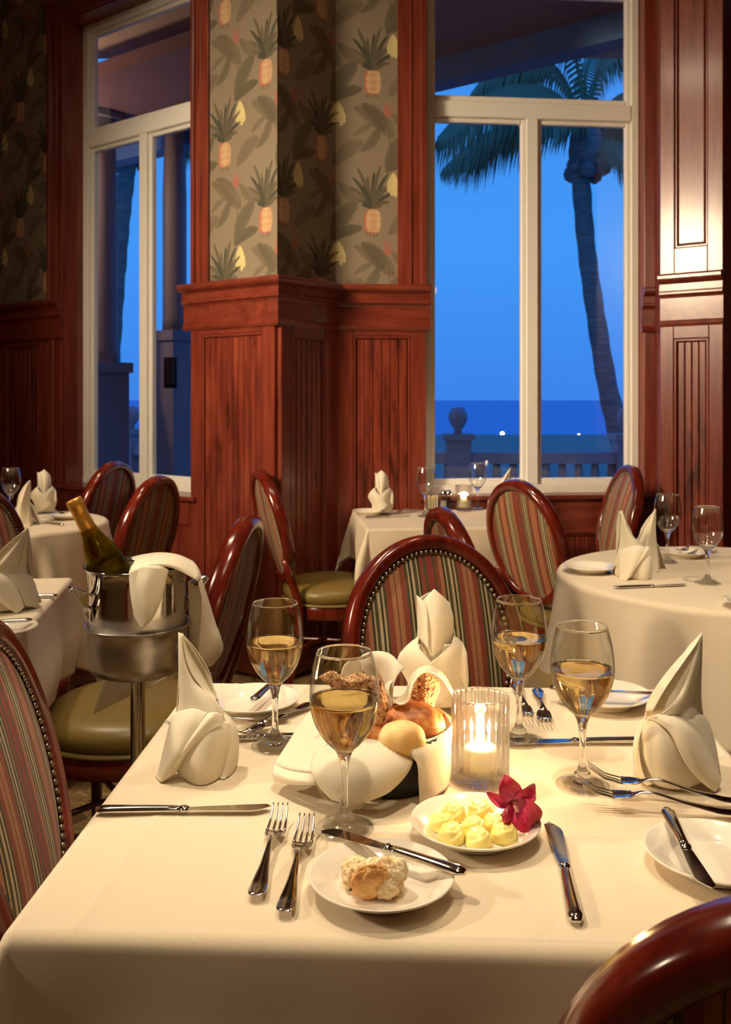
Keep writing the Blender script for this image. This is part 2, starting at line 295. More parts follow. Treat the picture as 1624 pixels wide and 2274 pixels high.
# ================================================================= the room
class Fr:      # a wall plane: origin, direction along it, direction into the room
    def __init__(s, o, u, n):
        s.o = np.array(o, float); s.u = np.array(u, float)/np.linalg.norm(u); s.n = np.array(n, float)/np.linalg.norm(n)
    def p(s, a, d, z): q = s.o+s.u*a+s.n*d; return (q[0], q[1], z)
    def box(s, mb, u0, u1, z0, z1, d0, d1, bev=0.0):
        if bev == 0:
            return mb.add([s.p(a, d, z) for z in (z0, z1) for d in (d0, d1) for a in (u0, u1)], [(0, 2, 3, 1), (4, 5, 7, 6), (0, 1, 5, 4), (2, 6, 7, 3), (0, 4, 6, 2), (1, 3, 7, 5)])
        k = len(mb.v); lo = [(u0, z0), (u1, z0), (u1, z1), (u0, z1)]; hi = [(u0+bev, z0+bev), (u1-bev, z0+bev), (u1-bev, z1-bev), (u0+bev, z1-bev)]
        vs = [s.p(a, d0, z) for a, z in lo]+[s.p(a, d1-bev, z) for a, z in lo]+[s.p(a, d1, z) for a, z in hi]
        fs = [(0, 1, 2, 3)]+[(i, (i+1) % 4, 4+(i+1) % 4, 4+i) for i in range(4)]+[(4+i, 4+(i+1) % 4, 8+(i+1) % 4, 8+i) for i in range(4)]+[(8, 9, 10, 11)]
        return mb.add(vs, fs)
P1 = (-.393, 4.23); P2 = (-.145, 4.55)
FA = Fr(P1, (-.7907, .6123), (-.6123, -.7907)); FB = Fr(P1, (.6123, .7907), (.7907, -.6123))
FC = Fr(P2, (.9954, .0958), (.0958, -.9954)); FE = Fr((1.363, 4.35), (.7907, -.6123), (-.6123, -.7907))
LB = sqrt((P2[0]-P1[0])**2+(P2[1]-P1[1])**2)
FG = Fr((1.44, 4.705), (1.363-1.44, 4.35-4.705), (-.977, .212))      # the side of the right pilaster
CEIL = 3.75
A0, A1 = .54, 1.60; C0, C1 = .4377, 1.534; AEND = 3.6
def struct(o): o['kind'] = 'structure'; return o
# floor & ceiling
struct(obj('floor', [(-3.6, -3.2, 0), (3.6, -3.2, 0), (3.6, 6.6, 0), (-3.6, 6.6, 0)], [(0, 1, 2, 3)], 'carpet', smooth=False))
mb = MB(); mb.box(-3.7, 3.7, -3.3, 6.9, CEIL, CEIL+.1); struct(mb.build('ceiling', 'ceiling', smooth=False))
# plain shell: window walls, left wall, right wall, wall behind the camera
mb = MB(); FA.box(mb, 0, A0, 0, CEIL, -.2, 0); FA.box(mb, A0, A1, 0, .80, -.2, 0); FA.box(mb, A0, A1, 3.36, CEIL, -.2, 0); FA.box(mb, A1, AEND, 0, CEIL, -.2, 0)
WL = struct(mb.build('wall_left', 'wood_plain', smooth=False))
mb = MB(); mb.add([FB.p(0, 0, 0), FB.p(LB, 0, 0), FB.p(LB, 0, CEIL), FB.p(0, 0, CEIL), FB.p(0.1, -.15, 0), FB.p(LB, -.2, 0), FB.p(LB, -.2, CEIL), FB.p(.1, -.15, CEIL)],
    [(0, 1, 2, 3), (4, 7, 6, 5), (0, 4, 5, 1), (3, 2, 6, 7), (0, 3, 7, 4), (1, 5, 6, 2)]); WB = struct(mb.build('wall_corner', 'wood_plain', smooth=False))
mb = MB(); FC.box(mb, 0, C0, 0, CEIL, -.2, 0); FC.box(mb, C0, C1, 0, .80, -.2, 0); FC.box(mb, C0, C1, 3.36, CEIL, -.2, 0); FC.box(mb, C1, 2.3, 0, CEIL, -.2, 0)
WC = struct(mb.build('wall_back', 'wood_plain', smooth=False))
mb = MB(); a = FE.p(0, 0, 0); b = FE.p(.283, 0, 0); pl = [(a[0], a[1]), (b[0], b[1]), (b[0]+.34, b[1]+.44), (1.95, 4.78), (1.44, 4.72)]
n_ = len(pl); mb.add([(x, y, 0) for x, y in pl]+[(x, y, CEIL) for x, y in pl], [tuple(range(n_)), tuple(range(n_, 2*n_))]+[(i, (i+1) % n_, n_+(i+1) % n_, n_+i) for i in range(n_)])
WE = struct(mb.build('wall_pilaster', 'wood_plain', smooth=False))
mb = MB(); mb.box(3.5, 3.7, -3.3, 6.9, 0, CEIL); mb.box(1.9, 3.6, 4.8, 5.0, 0, CEIL); struct(mb.build('wall_right', 'wood_plain', smooth=False))
mb = MB(); mb.box(-3.7, -3.24, -3.3, 6.5, 0, CEIL); struct(mb.build('wall_side', 'wood_plain', smooth=False))
mb = MB(); mb.box(-3.7, 3.7, -3.3, -3.1, 0, CEIL); struct(mb.build('wall_front', 'wood_plain', smooth=False))

# wallpaper print, painted once into a repeat tile and read by the vertices of the paper
TW, TH, NX = .53, .67, 2.0e-3
gx, gz = np.meshgrid(np.arange(0, TW, NX), np.arange(0, TH, NX))
BG = np.array(srgb(143, 129, 108)[:3]); tile = np.tile(BG, gx.shape+(1,))
def paint(mask, col, a=1.0):
    for k in range(3): tile[..., k] = tile[..., k]*(1-mask*a)+col[k]*mask*a
def wrapd(cx, cz): return (gx-cx+TW/2) % TW-TW/2, (gz-cz+TH/2) % TH-TH/2
def leaf(p0, p1, wd, col, a=1.0, bend=0.0, torn=0.0, vein=True):
    cx, cz = (p0[0]+p1[0])/2, (p0[1]+p1[1])/2; dx, dz = p1[0]-p0[0], p1[1]-p0[1]; L = sqrt(dx*dx+dz*dz); dx /= L; dz /= L
    X, Z = wrapd(cx, cz); s = X*dx+Z*dz; t = -X*dz+Z*dx; q = s/(L/2); t = t-bend*L*(1-q*q)*.5
    hw = wd/2*np.clip(1-q*q, 0, 1)**.6*(1+.22*q)
    if torn: hw = hw*(1-torn*np.clip(np.sin(s*330+np.sign(t)*2)-.45, 0, 1)*1.6)
    m = np.clip((hw-np.abs(t))/.0016+.5, 0, 1)*(np.abs(q) < 1)
    c = np.array(srgb(*col)[:3]); paint(m, c, a)
    paint(m*(t > 0), c*1.35, a*.35)
    if vein: paint(m*np.clip(1.3-np.abs(t)/.0018, 0, 1), c*.6, .5*a)
def blob(cx, cz, rx, rz, col, a=1.0):
    X, Z = wrapd(cx, cz); m = np.clip((1-np.sqrt((X/rx)**2+(Z/rz)**2))*min(rx, rz)/.0016+.5, 0, 1); paint(m, np.array(srgb(*col)[:3]), a)
K = 1/1368.0
for ox, oz in ((0.10, .16), (0.10+TW/2, .16+TH/2)):
    def q(x, y): return (ox+(x-1232)*K, oz-(y-560)*K)
    LG, MG, DG = (112, 100, 78), (96, 88, 68), (66, 68, 54)
    leaf(q(970, 300), q(1010, 700), .006, (96, 88, 60), .8, vein=False)
    leaf(q(980, 190), q(1172, 30), .075, LG, .75, .12, .25); leaf(q(1110, 720), q(1385, 915), .085, LG, .8, .14, .35); leaf(q(1110, 915), q(1235, 835), .03, LG, .7, .1)
    leaf(q(965, 690), q(1130, 432), .08, MG, .8, .16, .3); leaf(q(960, 690), q(1168, 600), .05, MG, .95, .15)
    leaf(q(640, 760), q(820, 890), .06, LG, .8, -.15, .3); leaf(q(800, 240), q(950, 420), .075, MG, .8, .2, .4); leaf(q(795, 560), q(915, 400), .05, MG, .7, -.2, .3)
    for dx, dy, wd_ in ((-25, -70, .012), (10, -75, .012), (30, -30, .012), (-30, -20, .012)): leaf(q(978, 330), q(978+dx, 300+dy), wd_, (172, 98, 82), .8, vein=False)
    for dx, dy in ((-30, 40), (-10, 62), (14, 70), (34, 50), (0, 20)): leaf(q(1010, 695), q(1012+dx*1.1, 785+dy), .03, (214, 200, 142), .97, vein=False)
    for k, (dx, dy, bd) in enumerate(((-100, -360, -.10), (-130, -290, -.16), (-150, -225, -.22), (-115, -150, -.25), (-30, -300, .05), (15, -330, .03), (60, -370, .10), (110, -320, .14), (145, -260, .20), (150, -190, .24), (120, -130, .25), (-60, -235, -.08), (75, -240, .08), (-70, -110, -.2), (70, -105, .2))):
        leaf(q(1232+dx*.10, 478), q(1232+dx, 560+dy), .0185, DG if k % 2 else MG, .92, bd)
    # fruit: a rounded barrel, rosy along its left edge, with pale eyes in diagonal rows
    X, Z = wrapd(*q(1234, 562)); bar = np.clip((1-((np.abs(X)/.0415)**3.2+(np.abs(Z)/.062)**3.2))*9, 0, 1)
    paint(bar, np.array(srgb(190, 112, 92)[:3]), .95)
    X2, Z2 = wrapd(*q(1242, 558)); bar2 = np.clip((1-((np.abs(X2)/.036)**3+(np.abs(Z2)/.058)**3))*6, 0, 1)
    dia = np.sin((X+.7*Z)*2*pi/.0125)*np.sin((X-.7*Z)*2*pi/.0125); paint(bar2*np.clip(dia*1.8+.62, .25, 1), np.array(srgb(214, 194, 142)[:3]), .95)
    for dx in (-40, -15, 15, 38): leaf(q(1232+dx*.6, 628), q(1232+dx, 662), .007, MG, .7, vein=False)
def paper(name, F, u0, u1, z0, z1, parent, offs):
    st = .0028; nu, nz = int((u1-u0)/st)+1, int((z1-z0)/st)+1
    U, Z = np.meshgrid(np.linspace(u0, u1, nu), np.linspace(z0, z1, nz), indexing='ij')
    P = F.o[None, None, :]+F.u*U[..., None]+F.n*.003
    V = np.dstack([P[..., 0], P[..., 1], Z]).reshape(-1, 3)
    i = np.arange(nu-1)[:, None]*nz+np.arange(nz-1)[None, :]; q4 = np.stack([i, i+nz, i+nz+1, i+1], -1).reshape(-1, 4)
    me = bpy.data.meshes.new(name); me.vertices.add(len(V)); me.vertices.foreach_set('co', V.ravel()); me.loops.add(q4.size); me.loops.foreach_set('vertex_index', q4.ravel().astype(np.int32))
    me.polygons.add(len(q4)); me.polygons.foreach_set('loop_start', np.arange(0, q4.size, 4, dtype=np.int32)); me.update(calc_edges=True)
    ix = ((((U+offs[0]) % TW)/NX).astype(int) % tile.shape[1]).ravel(); iz = ((((Z+offs[1]) % TH)/NX).astype(int) % tile.shape[0]).ravel()
    col = np.ones((len(V), 4), np.float32); col[:, :3] = tile[iz, ix]
    ca = me.color_attributes.new('print', 'FLOAT_COLOR', 'POINT'); ca.data.foreach_set('color', col.ravel())
    me.materials.append(M['paper']); o = bpy.data.objects.new(name, me); C.objects.link(o); o.parent = parent; return o
# u runs right-to-left on A, so that wall gets its print through a mirrored offset
FAm = Fr(FA.p(AEND, 0, 0)[:2], -FA.u, FA.n)
paper('wallpaper', FAm, AEND-.44, AEND, 1.78, 3.5, WL, (.10-(AEND-.0745) % TW, .16-2.748)); paper('wallpaper', FAm, 0, AEND-1.71, 1.78, 3.72, WL, (.10-(AEND-2.03) % TW, .16-2.926))
paper('wallpaper', FB, 0, LB, 1.78, 3.5, WB, (.10+TW/2-.295, .16+TH/2-2.455)); paper('wallpaper', FC, 0, .30, 1.78, 3.5, WC, (.10-.176, .16-2.797))

# beadboard panels made of single boards, each in a frame of stiles and rails
def boards(F, u0, u1, z0, z1, n, parent, d=.004):
    wd_ = (u1-u0)/n
    for k in range(n):
        mb = MB(); F.box(mb, u0+k*wd_+.0012, u0+(k+1)*wd_-.0012, z0, z1, -.002, d+.006, .0035); mb.build('board', 'wood', parent, smooth=False)
def stiles(F, parent, us, zs, wd_, d=.022, inner=None):
    for (a, b, z0, z1) in us: mb = MB(); F.box(mb, a, b, z0, z1, -.002, d, .003); mb.build('stile', 'wood_plain', parent, smooth=False)
    for (a, b, z0, z1) in zs: mb = MB(); F.box(mb, a, b, z0, z1, -.002, d, .003); mb.build('frame_rail', 'wood_h', parent, smooth=False)
def moulding(F, u0, u1, z0, z1, parent, d=.020, t=.014):
    mb = MB()
    for a, b, c_, e_ in ((u0, u0+t, z0, z1), (u1-t, u1, z0, z1), (u0, u1, z0, z0+t), (u0, u1, z1-t, z1)): F.box(mb, a, b, c_, e_, 0, d, .004)
    mb.build('panel_moulding', 'wood_plain', parent, smooth=False)
ZB = 1.62      # underside of the rail
# A, right of window: pier
stiles(FA, WL, [(0, .075, .14, ZB), (.475, A0+.012, .14, ZB)], [(.075, .475, 1.575, ZB), (.0, A0, .02, .14)], .07)
boards(FA, .090, .462, .14, 1.562, 10, WL); moulding(FA, .075, .476, .14, 1.576, WL)
# A, below the window
stiles(FA, WL, [(A0+.012, A0+.03, .02, .80)], [(A0, A1+.1, .66, .785)], .07); boards(FA, A0+.03, A1, .02, .66, 24, WL)
# A, left of window
stiles(FA, WL, [(A1+.13, A1+.22, .14, ZB), (A1+.55, A1+.64, .14, ZB)], [(A1+.13, AEND, 1.575, ZB), (A1, AEND, .02, .14)], .07)
boards(FA, A1+.235, A1+.535, .14, 1.575, 7, WL); moulding(FA, A1+.22, A1+.55, .14, 1.576, WL); boards(FA, A1+.655, A1+1.2, .14, 1.575, 12, WL)
mb = MB(); FA.box(mb, A1+.004, A1+.06, .80, ZB, 0, .018, .003); FA.box(mb, A1+.066, A1+.12, .80, ZB, 0, .028, .006); mb.build('casing', 'wood_plain', WL, smooth=False)
# B
stiles(FB, WB, [(.0, .065, .14, ZB), (LB-.10, LB, .14, ZB)], [(.065, LB-.10, 1.56, ZB), (0, LB, .02, .14)], .07); boards(FB, .078, LB-.113, .14, 1.55, 6, WB); moulding(FB, .065, LB-.1, .14, 1.562, WB)
# C, left of window
stiles(FC, WC, [(.0, .085, .14, ZB), (.365, C0, .14, ZB)], [(.085, .365, 1.575, ZB), (0, C0, .02, .14)], .07); boards(FC, .100, .350, .14, 1.56, 6, WC); moulding(FC, .085, .365, .14, 1.576, WC)
stiles(FC, WC, [], [(C0, C1+.1, .60, .785)], .07); boards(FC, C0, C1, .02, .60, 22, WC); mb = MB(); FC.box(mb, C0, C1+.1, .61, .63, 0, .03, .004); mb.build('panel_moulding', 'wood_h', WC, smooth=False)
# E pilaster face
stiles(FE, WE, [(0, .062, .14, ZB), (.221, .283, .14, ZB)], [(.062, .221, 1.545, ZB), (0, .283, .02, .14)], .06); boards(FE, .078, .205, .14, 1.53, 4, WE); moulding(FE, .062, .221, .14, 1.545, WE)
stiles(FE, WE, [(0, .066, 1.84, CEIL-.02), (.215, .283, 1.84, CEIL-.02)], [(.066, .215, 1.84, 1.955)], .06); moulding(FE, .066, .215, 1.955, CEIL-.02, WE, .014, .012)
mb = MB(); FE.box(mb, .08, .201, 1.97, CEIL-.03, 0, .012, .006); mb.build('raised_panel', 'wood_plain', WE, smooth=False)

# the moulded chair rail runs round all of it: one profile swept with mitred corners
def offset_path(path, normals, d):
    out = []
    for i, p in enumerate(path):
        if i == 0: out.append(p+normals[0]*d)
        elif i == len(path)-1: out.append(p+normals[-1]*d)
        else:
            n0, n1 = normals[i-1], normals[i]; b = n0+n1; out.append(p+b*d/(1+np.dot(n0, n1)))
    return out
RAIL = [(0, 1.60), (.030, 1.60), (.036, 1.612), (.030, 1.624), (.026, 1.63), (.026, 1.712), (.032, 1.722), (.046, 1.730), (.046, 1.738), (.040, 1.745), (.040, 1.775), (.052, 1.783), (.066, 1.79), (.072, 1.80), (.072, 1.812), (.060, 1.820), (.0, 1.820)]
def rail(name, path, frames, prof=RAIL, mat='wood_h', parent=None):
    path = [np.array(p[:2]) for p in path]; normals = [f.n for f in frames]; vs = []; m = len(prof)
    for d, z in prof:
        vs += [(q[0], q[1], z) for q in offset_path(path, normals, d)]
    L = len(path); fs = [(j*L+i, j*L+i+1, ((j+1) % m)*L+i+1, ((j+1) % m)*L+i) for j in range(m) for i in range(L-1)]+[tuple(j*L for j in range(m)), tuple(j*L+L-1 for j in range(m))]
    o = obj(name, vs, fs, mat, parent, smooth=False); o['kind'] = 'structure' if not parent else 'structure'; return o
rail('trim_1', [FA.p(A0+.055, 0, 0), FA.p(0, 0, 0), FB.p(LB, 0, 0), FC.p(C0+.02, 0, 0)], [FA, FB, FC])
rail('trim_3', [FA.p(AEND, 0, 0), FA.p(A1-.005, 0, 0)], [FA]); rail('trim_4', [FE.p(0, 0, 0), FE.p(.283, 0, 0)], [FE], [(d*.75, z+.018*(z > 1.7)) for d, z in RAIL])
rail('trim_5', [FC.p(C1-.02, 0, 0), FC.p(C1+.06, 0, 0)], [FC])
# casings round the windows
def casing(name, F, u0, u1, z0, z1, flip=False):
    mb = MB(); w_ = u1-u0; F.box(mb, u0, u1, z0, z1, 0, .018, .002)
    e0, e1 = (u0, u0+.22*w_) if flip else (u1-.22*w_, u1); F.box(mb, e0, e1, z0, z1, .017, .034, .005)
    F.box(mb, u0+.40*w_, u0+.5*w_, z0, z1, .017, .024, .002); return struct(mb.build(name, 'wood_plain', smooth=False))
casing('trim_6', FA, .435, A0+.004, 1.82, 3.45); casing('trim_7', FA, A1-.004, A1+.125, 1.82, 3.36); casing('trim_8', FC, .30, C0+.004, 1.82, 3.45, False)
mb = MB(); FA.box(mb, A0, A1+.16, 3.355, 3.47, 0, .022, .003); FA.box(mb, A0, A1+.17, 3.45, 3.485, 0, .045, .006); struct(mb.build('trim_9', 'wood_h', smooth=False))
mb = MB(); FC.box(mb, C1-.004, C1+.09, .80, 3.5, 0, .02, .003); struct(mb.build('trim_10', 'wood_plain', smooth=False))
mb = MB(); FC.box(mb, .3, C1+.09, 3.355, 3.47, 0, .022, .003); struct(mb.build('trim_11', 'wood_h', smooth=False))
# window stools (inner sills)
mb = MB(); FA.box(mb, A0-.03, A1+.06, .778, .802, -.18, .045, .006); struct(mb.build('trim_12', 'wood_h', smooth=False))
mb = MB(); FC.box(mb, C0-.03, C1+.05, .778, .802, -.16, .05, .006); struct(mb.build('trim_13', 'wood_h', smooth=False))
# jamb linings
mb = MB(); FA.box(mb, A1-.012, A1+.002, .80, 3.36, -.19, .002); FA.box(mb, A0-.002, A0+.012, .80, 3.36, -.19, .002); FA.box(mb, A0, A1, 3.348, 3.362, -.19, .002); struct(mb.build('trim_14', 'wood_plain', smooth=False))
# windows: frame, transom, mullion, sashes, panes
def window(name, F, u0, u1, d, fw):
    t = empty(name, F.p((u0+u1)/2, d, .8), 0, kind='structure')
    L = t.location
    def part(nm, boxes, mat):
        mb = MB()
        for b in boxes: F.box(mb, *b)
        mb.v = [(x-L[0], y-L[1], z-L[2]) for x, y, z in mb.v]; return mb.build(nm, mat, t, smooth=False)
    z0, z1 = .80, 3.35; um = (u0+u1)/2
    part('outer_frame', [(u0, u0+fw, z0, z1, d-.06, d, .004), (u1-fw, u1, z0, z1, d-.06, d, .004), (u0, u1, z0, z0+.045, d-.06, d+.002, .004), (u0, u1, z1-.045, z1, d-.06, d, .004)], 'frame')
    part('transom', [(u0+fw, u1-fw, 2.665, 2.745, d-.06, d+.003, .004)], 'frame'); part('mullion', [(um-.030, um+.030, z0+.045, 2.665, d-.06, d, .004)], 'frame')
    for a, b, c_, e_ in ((u0+fw, um-.030, z0+.045, 2.665), (um+.030, u1-fw, z0+.045, 2.665), (u0+fw, u1-fw, 2.745, z1-.045)):
        s = .022; part('sash', [(a, a+s, c_, e_, d-.05, d-.018, .005), (b-s, b, c_, e_, d-.05, d-.018, .005), (a+s, b-s, c_, c_+s*1.4, d-.05, d-.018, .005), (a+s, b-s, e_-s, e_, d-.05, d-.018, .005)], 'frame')
        part('pane', [(a+s-.004, b-s+.004, c_+s, e_-s+.004, d-.037, d-.033)], 'pane')
window('window_1', FA, A0+.012, A1-.012, -.108, .050); window('window_2', FC, C0, C1, -.06, .040)

# ================================================================= outside
mb = MB(); mb.box(-900, 900, 30, 2500, -7.2, -7.0); s_ = mb.build('sea', 'sea', smooth=False); s_['kind'] = 'structure'
mb = MB(); mb.box(-16, 14, 6.6, 40, -.5, -.3); o_ = mb.build('terrace_ground', 'terrace', smooth=False); o_['kind'] = 'structure'; mb = None
# porch roof along wall A's direction
RD = np.array((-.7907, .6123)); RN = np.array((.6123, .7907)); e0 = np.array((.5, 6.25))
def rbox(mb, s0, s1, t0, t1, z0, z1): return mb.add([(*(e0+RD*s+RN*t), z) for z in (z0, z1) for t in (t0, t1) for s in (s0, s1)], [(0, 2, 3, 1), (4, 5, 7, 6), (0, 1, 5, 4), (2, 6, 7, 3), (0, 4, 6, 2), (1, 3, 7, 5)])
pr = empty('porch_roof', (*e0, 3.4), 0, kind='structure')
mb = MB(); rbox(mb, -4, 9, -.06, .1, 3.34, 3.62); mb.v = [(x-e0[0], y-e0[1], z-3.4) for x, y, z in mb.v]; mb.build('fascia', 'fascia', pr, smooth=False)
mb = MB(); rbox(mb, -4, 9, -1.2, -.06, 3.50, 3.6); mb.v = [(x-e0[0], y-e0[1], z-3.4) for x, y, z in mb.v]; mb.build('soffit', 'soffit', pr, smooth=False)
def column(px, D, wd_, pedz, label):
    x = (px-CXP)*D/FPX; t = empty('porch_column', (x, D, -.3), R(-38), label, 'column', 'porch columns outside the left window')
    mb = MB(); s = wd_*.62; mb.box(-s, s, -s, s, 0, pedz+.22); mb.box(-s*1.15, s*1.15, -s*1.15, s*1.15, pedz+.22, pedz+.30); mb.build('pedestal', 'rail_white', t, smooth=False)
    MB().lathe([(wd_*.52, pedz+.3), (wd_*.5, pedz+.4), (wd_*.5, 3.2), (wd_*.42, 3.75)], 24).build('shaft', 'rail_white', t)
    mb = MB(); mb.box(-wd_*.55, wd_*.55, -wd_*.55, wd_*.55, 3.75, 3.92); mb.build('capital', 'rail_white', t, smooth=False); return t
c1 = column(388, 7.6, .19, 1.81, 'pale round porch column on a square pedestal behind the right pane of the left window')
column(226, 7.4, .24, 1.55, 'pale round porch column at the left edge of the left window')
mb = MB(); mb.box(-.05, .05, -.04, .0, 0, .24); mb.box(-.035, .035, -.1, -.04, .03, .2)
la = mb.build('wall_lantern', 'black', smooth=False, loc=((380-CXP)*7.4/FPX, 7.4, 1.28+20*7.4/FPX)); tag(la, 'small dark lantern fixed to the porch column pedestal', 'lantern')
# balustrade
def balustrade(p0, p1, posts, n, label, zt=.74):
    p0, p1 = np.array(p0), np.array(p1); L = np.linalg.norm(p1-p0); an = atan2(p1[1]-p0[1], p1[0]-p0[0])
    t = empty('balustrade', (*p0, -.3), an, label, 'balustrade', 'stone balustrades along the terrace'); H = zt+.3
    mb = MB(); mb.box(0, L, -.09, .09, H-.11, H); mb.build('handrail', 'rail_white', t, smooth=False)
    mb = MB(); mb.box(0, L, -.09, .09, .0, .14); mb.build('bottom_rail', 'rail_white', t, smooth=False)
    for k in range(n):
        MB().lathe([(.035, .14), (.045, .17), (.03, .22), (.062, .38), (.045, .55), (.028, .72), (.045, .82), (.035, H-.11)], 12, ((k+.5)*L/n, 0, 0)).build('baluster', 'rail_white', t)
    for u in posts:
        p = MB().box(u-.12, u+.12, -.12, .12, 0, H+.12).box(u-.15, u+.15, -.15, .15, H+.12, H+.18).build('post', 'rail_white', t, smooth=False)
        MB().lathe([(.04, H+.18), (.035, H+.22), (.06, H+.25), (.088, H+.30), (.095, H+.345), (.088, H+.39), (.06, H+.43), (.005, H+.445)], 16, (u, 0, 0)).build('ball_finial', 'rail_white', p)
balustrade((-.4, 9.3), (5.4, 9.3), [1.31, 2.97, 4.6], 36, 'stone balustrade with ball finials outside the right window')
balustrade((-6.4, 13.1), (-.66, 9.52), [2.2, 4.4, 6.1], 40, 'stone balustrade seen through the left window')
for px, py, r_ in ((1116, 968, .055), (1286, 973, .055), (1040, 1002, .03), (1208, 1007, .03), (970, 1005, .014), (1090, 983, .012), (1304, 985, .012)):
    D = 8.28*FPX/(py-HYP); r_ = r_*D/24; p = un(px, py, D); p[2] = -7+r_; tag(MB().lathe([(r_*.1, -r_), (r_*.7, -r_*.7), (r_, 0), (r_*.7, r_*.7), (r_*.1, r_)], 12).build('pane_glint', 'glint', loc=p), {1116: 'brightest white reflected glow in the left pane', 1286: 'brightest white reflected glow in the right pane', 1040: 'small white reflected glow above the balustrade near the ball finial', 1208: 'small white reflected glow just right of the mullion'}.get(px, 'faint tiny white reflected glow in the window'), 'light', 'small reflections in the right window')  # glowing beads set on the sea for candle reflections in the panes
p = un(955, 645, 60); tag(MB().lathe([(.05*.5, -.45), (.32, -.32), (.45, 0), (.32, .32), (.025, .45)], 20).build('pane_glow', 'pane_glow', loc=p), 'pale round lamp reflection at the left edge of the right window', 'pane_glow')  # glowing ball added beyond the window for a lamp reflection in its glass
# palms
def palm(label, trunk, crown, fronds, D, name='palm_tree'):
    base = un(*trunk[-1][:2], D); t = empty(name, base, 0, label, 'palm', 'palms on the shore')
    ks = [un(x, y, D)-base for x, y, _ in trunk]; q = cr(ks, np.linspace(0, 1, 40)); rr = cr([(r_, 0, 0) for _, _, r_ in trunk], np.linspace(0, 1, 40))[:, 0]*(1+.05*np.sin(np.arange(40)*1.9))
    MB().tube(q, list(rr), 14).build('trunk', 'bark', t)
    cc = un(*crown, D)-base
    MB().lathe([(.05, -.5), (.22, -.35), (.28, -.1), (.25, .15), (.05, .3)], 12, cc).build('crown_heart', 'bark', t)
    for k in range(7):
        a = k*2*pi/7; mbn = MB(); mbn.lathe([(.02, -.13), (.1, -.08), (.12, 0), (.09, .08), (.01, .12)], 10, (cc[0]+.24*cos(a), cc[1]+.24*sin(a), cc[2]-.34-.08*(k % 2))).build('coconut', 'bark', t)
    for pts, dy, nl, ll in fronds:
        W = [un(x, y, D)-base+np.array((0, dy*j/(len(pts)-1), 0)) for j, (x, y) in enumerate(pts)]
        mid = cr(W, np.linspace(0, 1, 26)); mb = MB(); mb.tube(mid, list(np.linspace(.035, .006, 26)), 5)
        full = cr(W, np.linspace(.08, 1, nl))
        for j in range(nl):
            s = j/(nl-1); d = full[min(j+1, nl-1)]-full[max(j-1, 0)]; d /= np.linalg.norm(d)+1e-9
            L = ll*(sin(pi*min(1, s*.85+.15))**.6)*random.uniform(.85, 1.1)
            for sg in (-1, 1):
                side = np.cross(d, (0, 0, 1)); side /= np.linalg.norm(side)+1e-9
                tip = full[j]+side*sg*L*.34+d*L*.34+np.array((0, 0, -L*.86)); m1 = full[j]+side*sg*L*.26+d*L*.22+np.array((0, 0, -L*.3)); wv = d*.022
                mb.add([full[j]-wv, full[j]+wv, m1+wv*1.2, tip, m1-wv*1.2], [(0, 1, 2, 4), (4, 2, 3)])
        mb.build('frond', 'palm', t, smooth=False, recalc=False)
fr_ = [
 ([(1300, 300), (1230, 215), (1130, 205), (1030, 260), (965, 330)], -.6, 60, 1.1), ([(1300, 290), (1220, 250), (1130, 262), (1060, 290), (990, 350)], .8, 54, .9),
 ([(1300, 280), (1240, 150), (1170, 120), (1100, 140), (1050, 195)], .3, 54, .8), ([(1305, 280), (1270, 120), (1220, 60), (1160, 60), (1120, 90)], -.5, 50, .8),
 ([(1305, 285), (1330, 150), (1380, 90), (1440, 90), (1500, 140)], .3, 50, .8), ([(1310, 290), (1370, 220), (1440, 220), (1500, 270), (1540, 340)], -.5, 50, 1.1),
 ([(1315, 300), (1370, 270), (1430, 310), (1480, 390), (1500, 470)], .6, 50, 1.0), ([(1310, 310), (1350, 320), (1400, 370), (1425, 430), (1440, 500)], -.9, 46, .9),
 ([(1300, 300), (1260, 260), (1200, 270), (1160, 300), (1120, 345)], -1.6, 46, .8), ([(1305, 290), (1310, 160), (1340, 80), (1370, 20), (1420, 0)], 1.2, 44, .8)]
palm('coconut palm with leaning trunk and drooping fronds outside the right window', [(1285, 330, .15), (1292, 420, .14), (1304, 560, .135), (1325, 710, .14), (1352, 870, .15), (1380, 980, .17), (1400, 1035, .2)], (1305, 320), fr_, 14)
palm('dark palm trunk outside the left pane of the left window', [(288, 300, .12), (284, 360, .12), (272, 450, .13), (262, 560, .13), (250, 700, .14), (240, 860, .15), (232, 1030, .17)], (290, 290),
     [([(290, 290), (330, 240), (380, 250), (420, 300)], .5, 40, .7), ([(290, 290), (250, 240), (200, 260), (160, 330)], .5, 40, .7), ([(290, 290), (300, 200), (330, 150), (380, 140)], -.5, 40, .7)], 13)
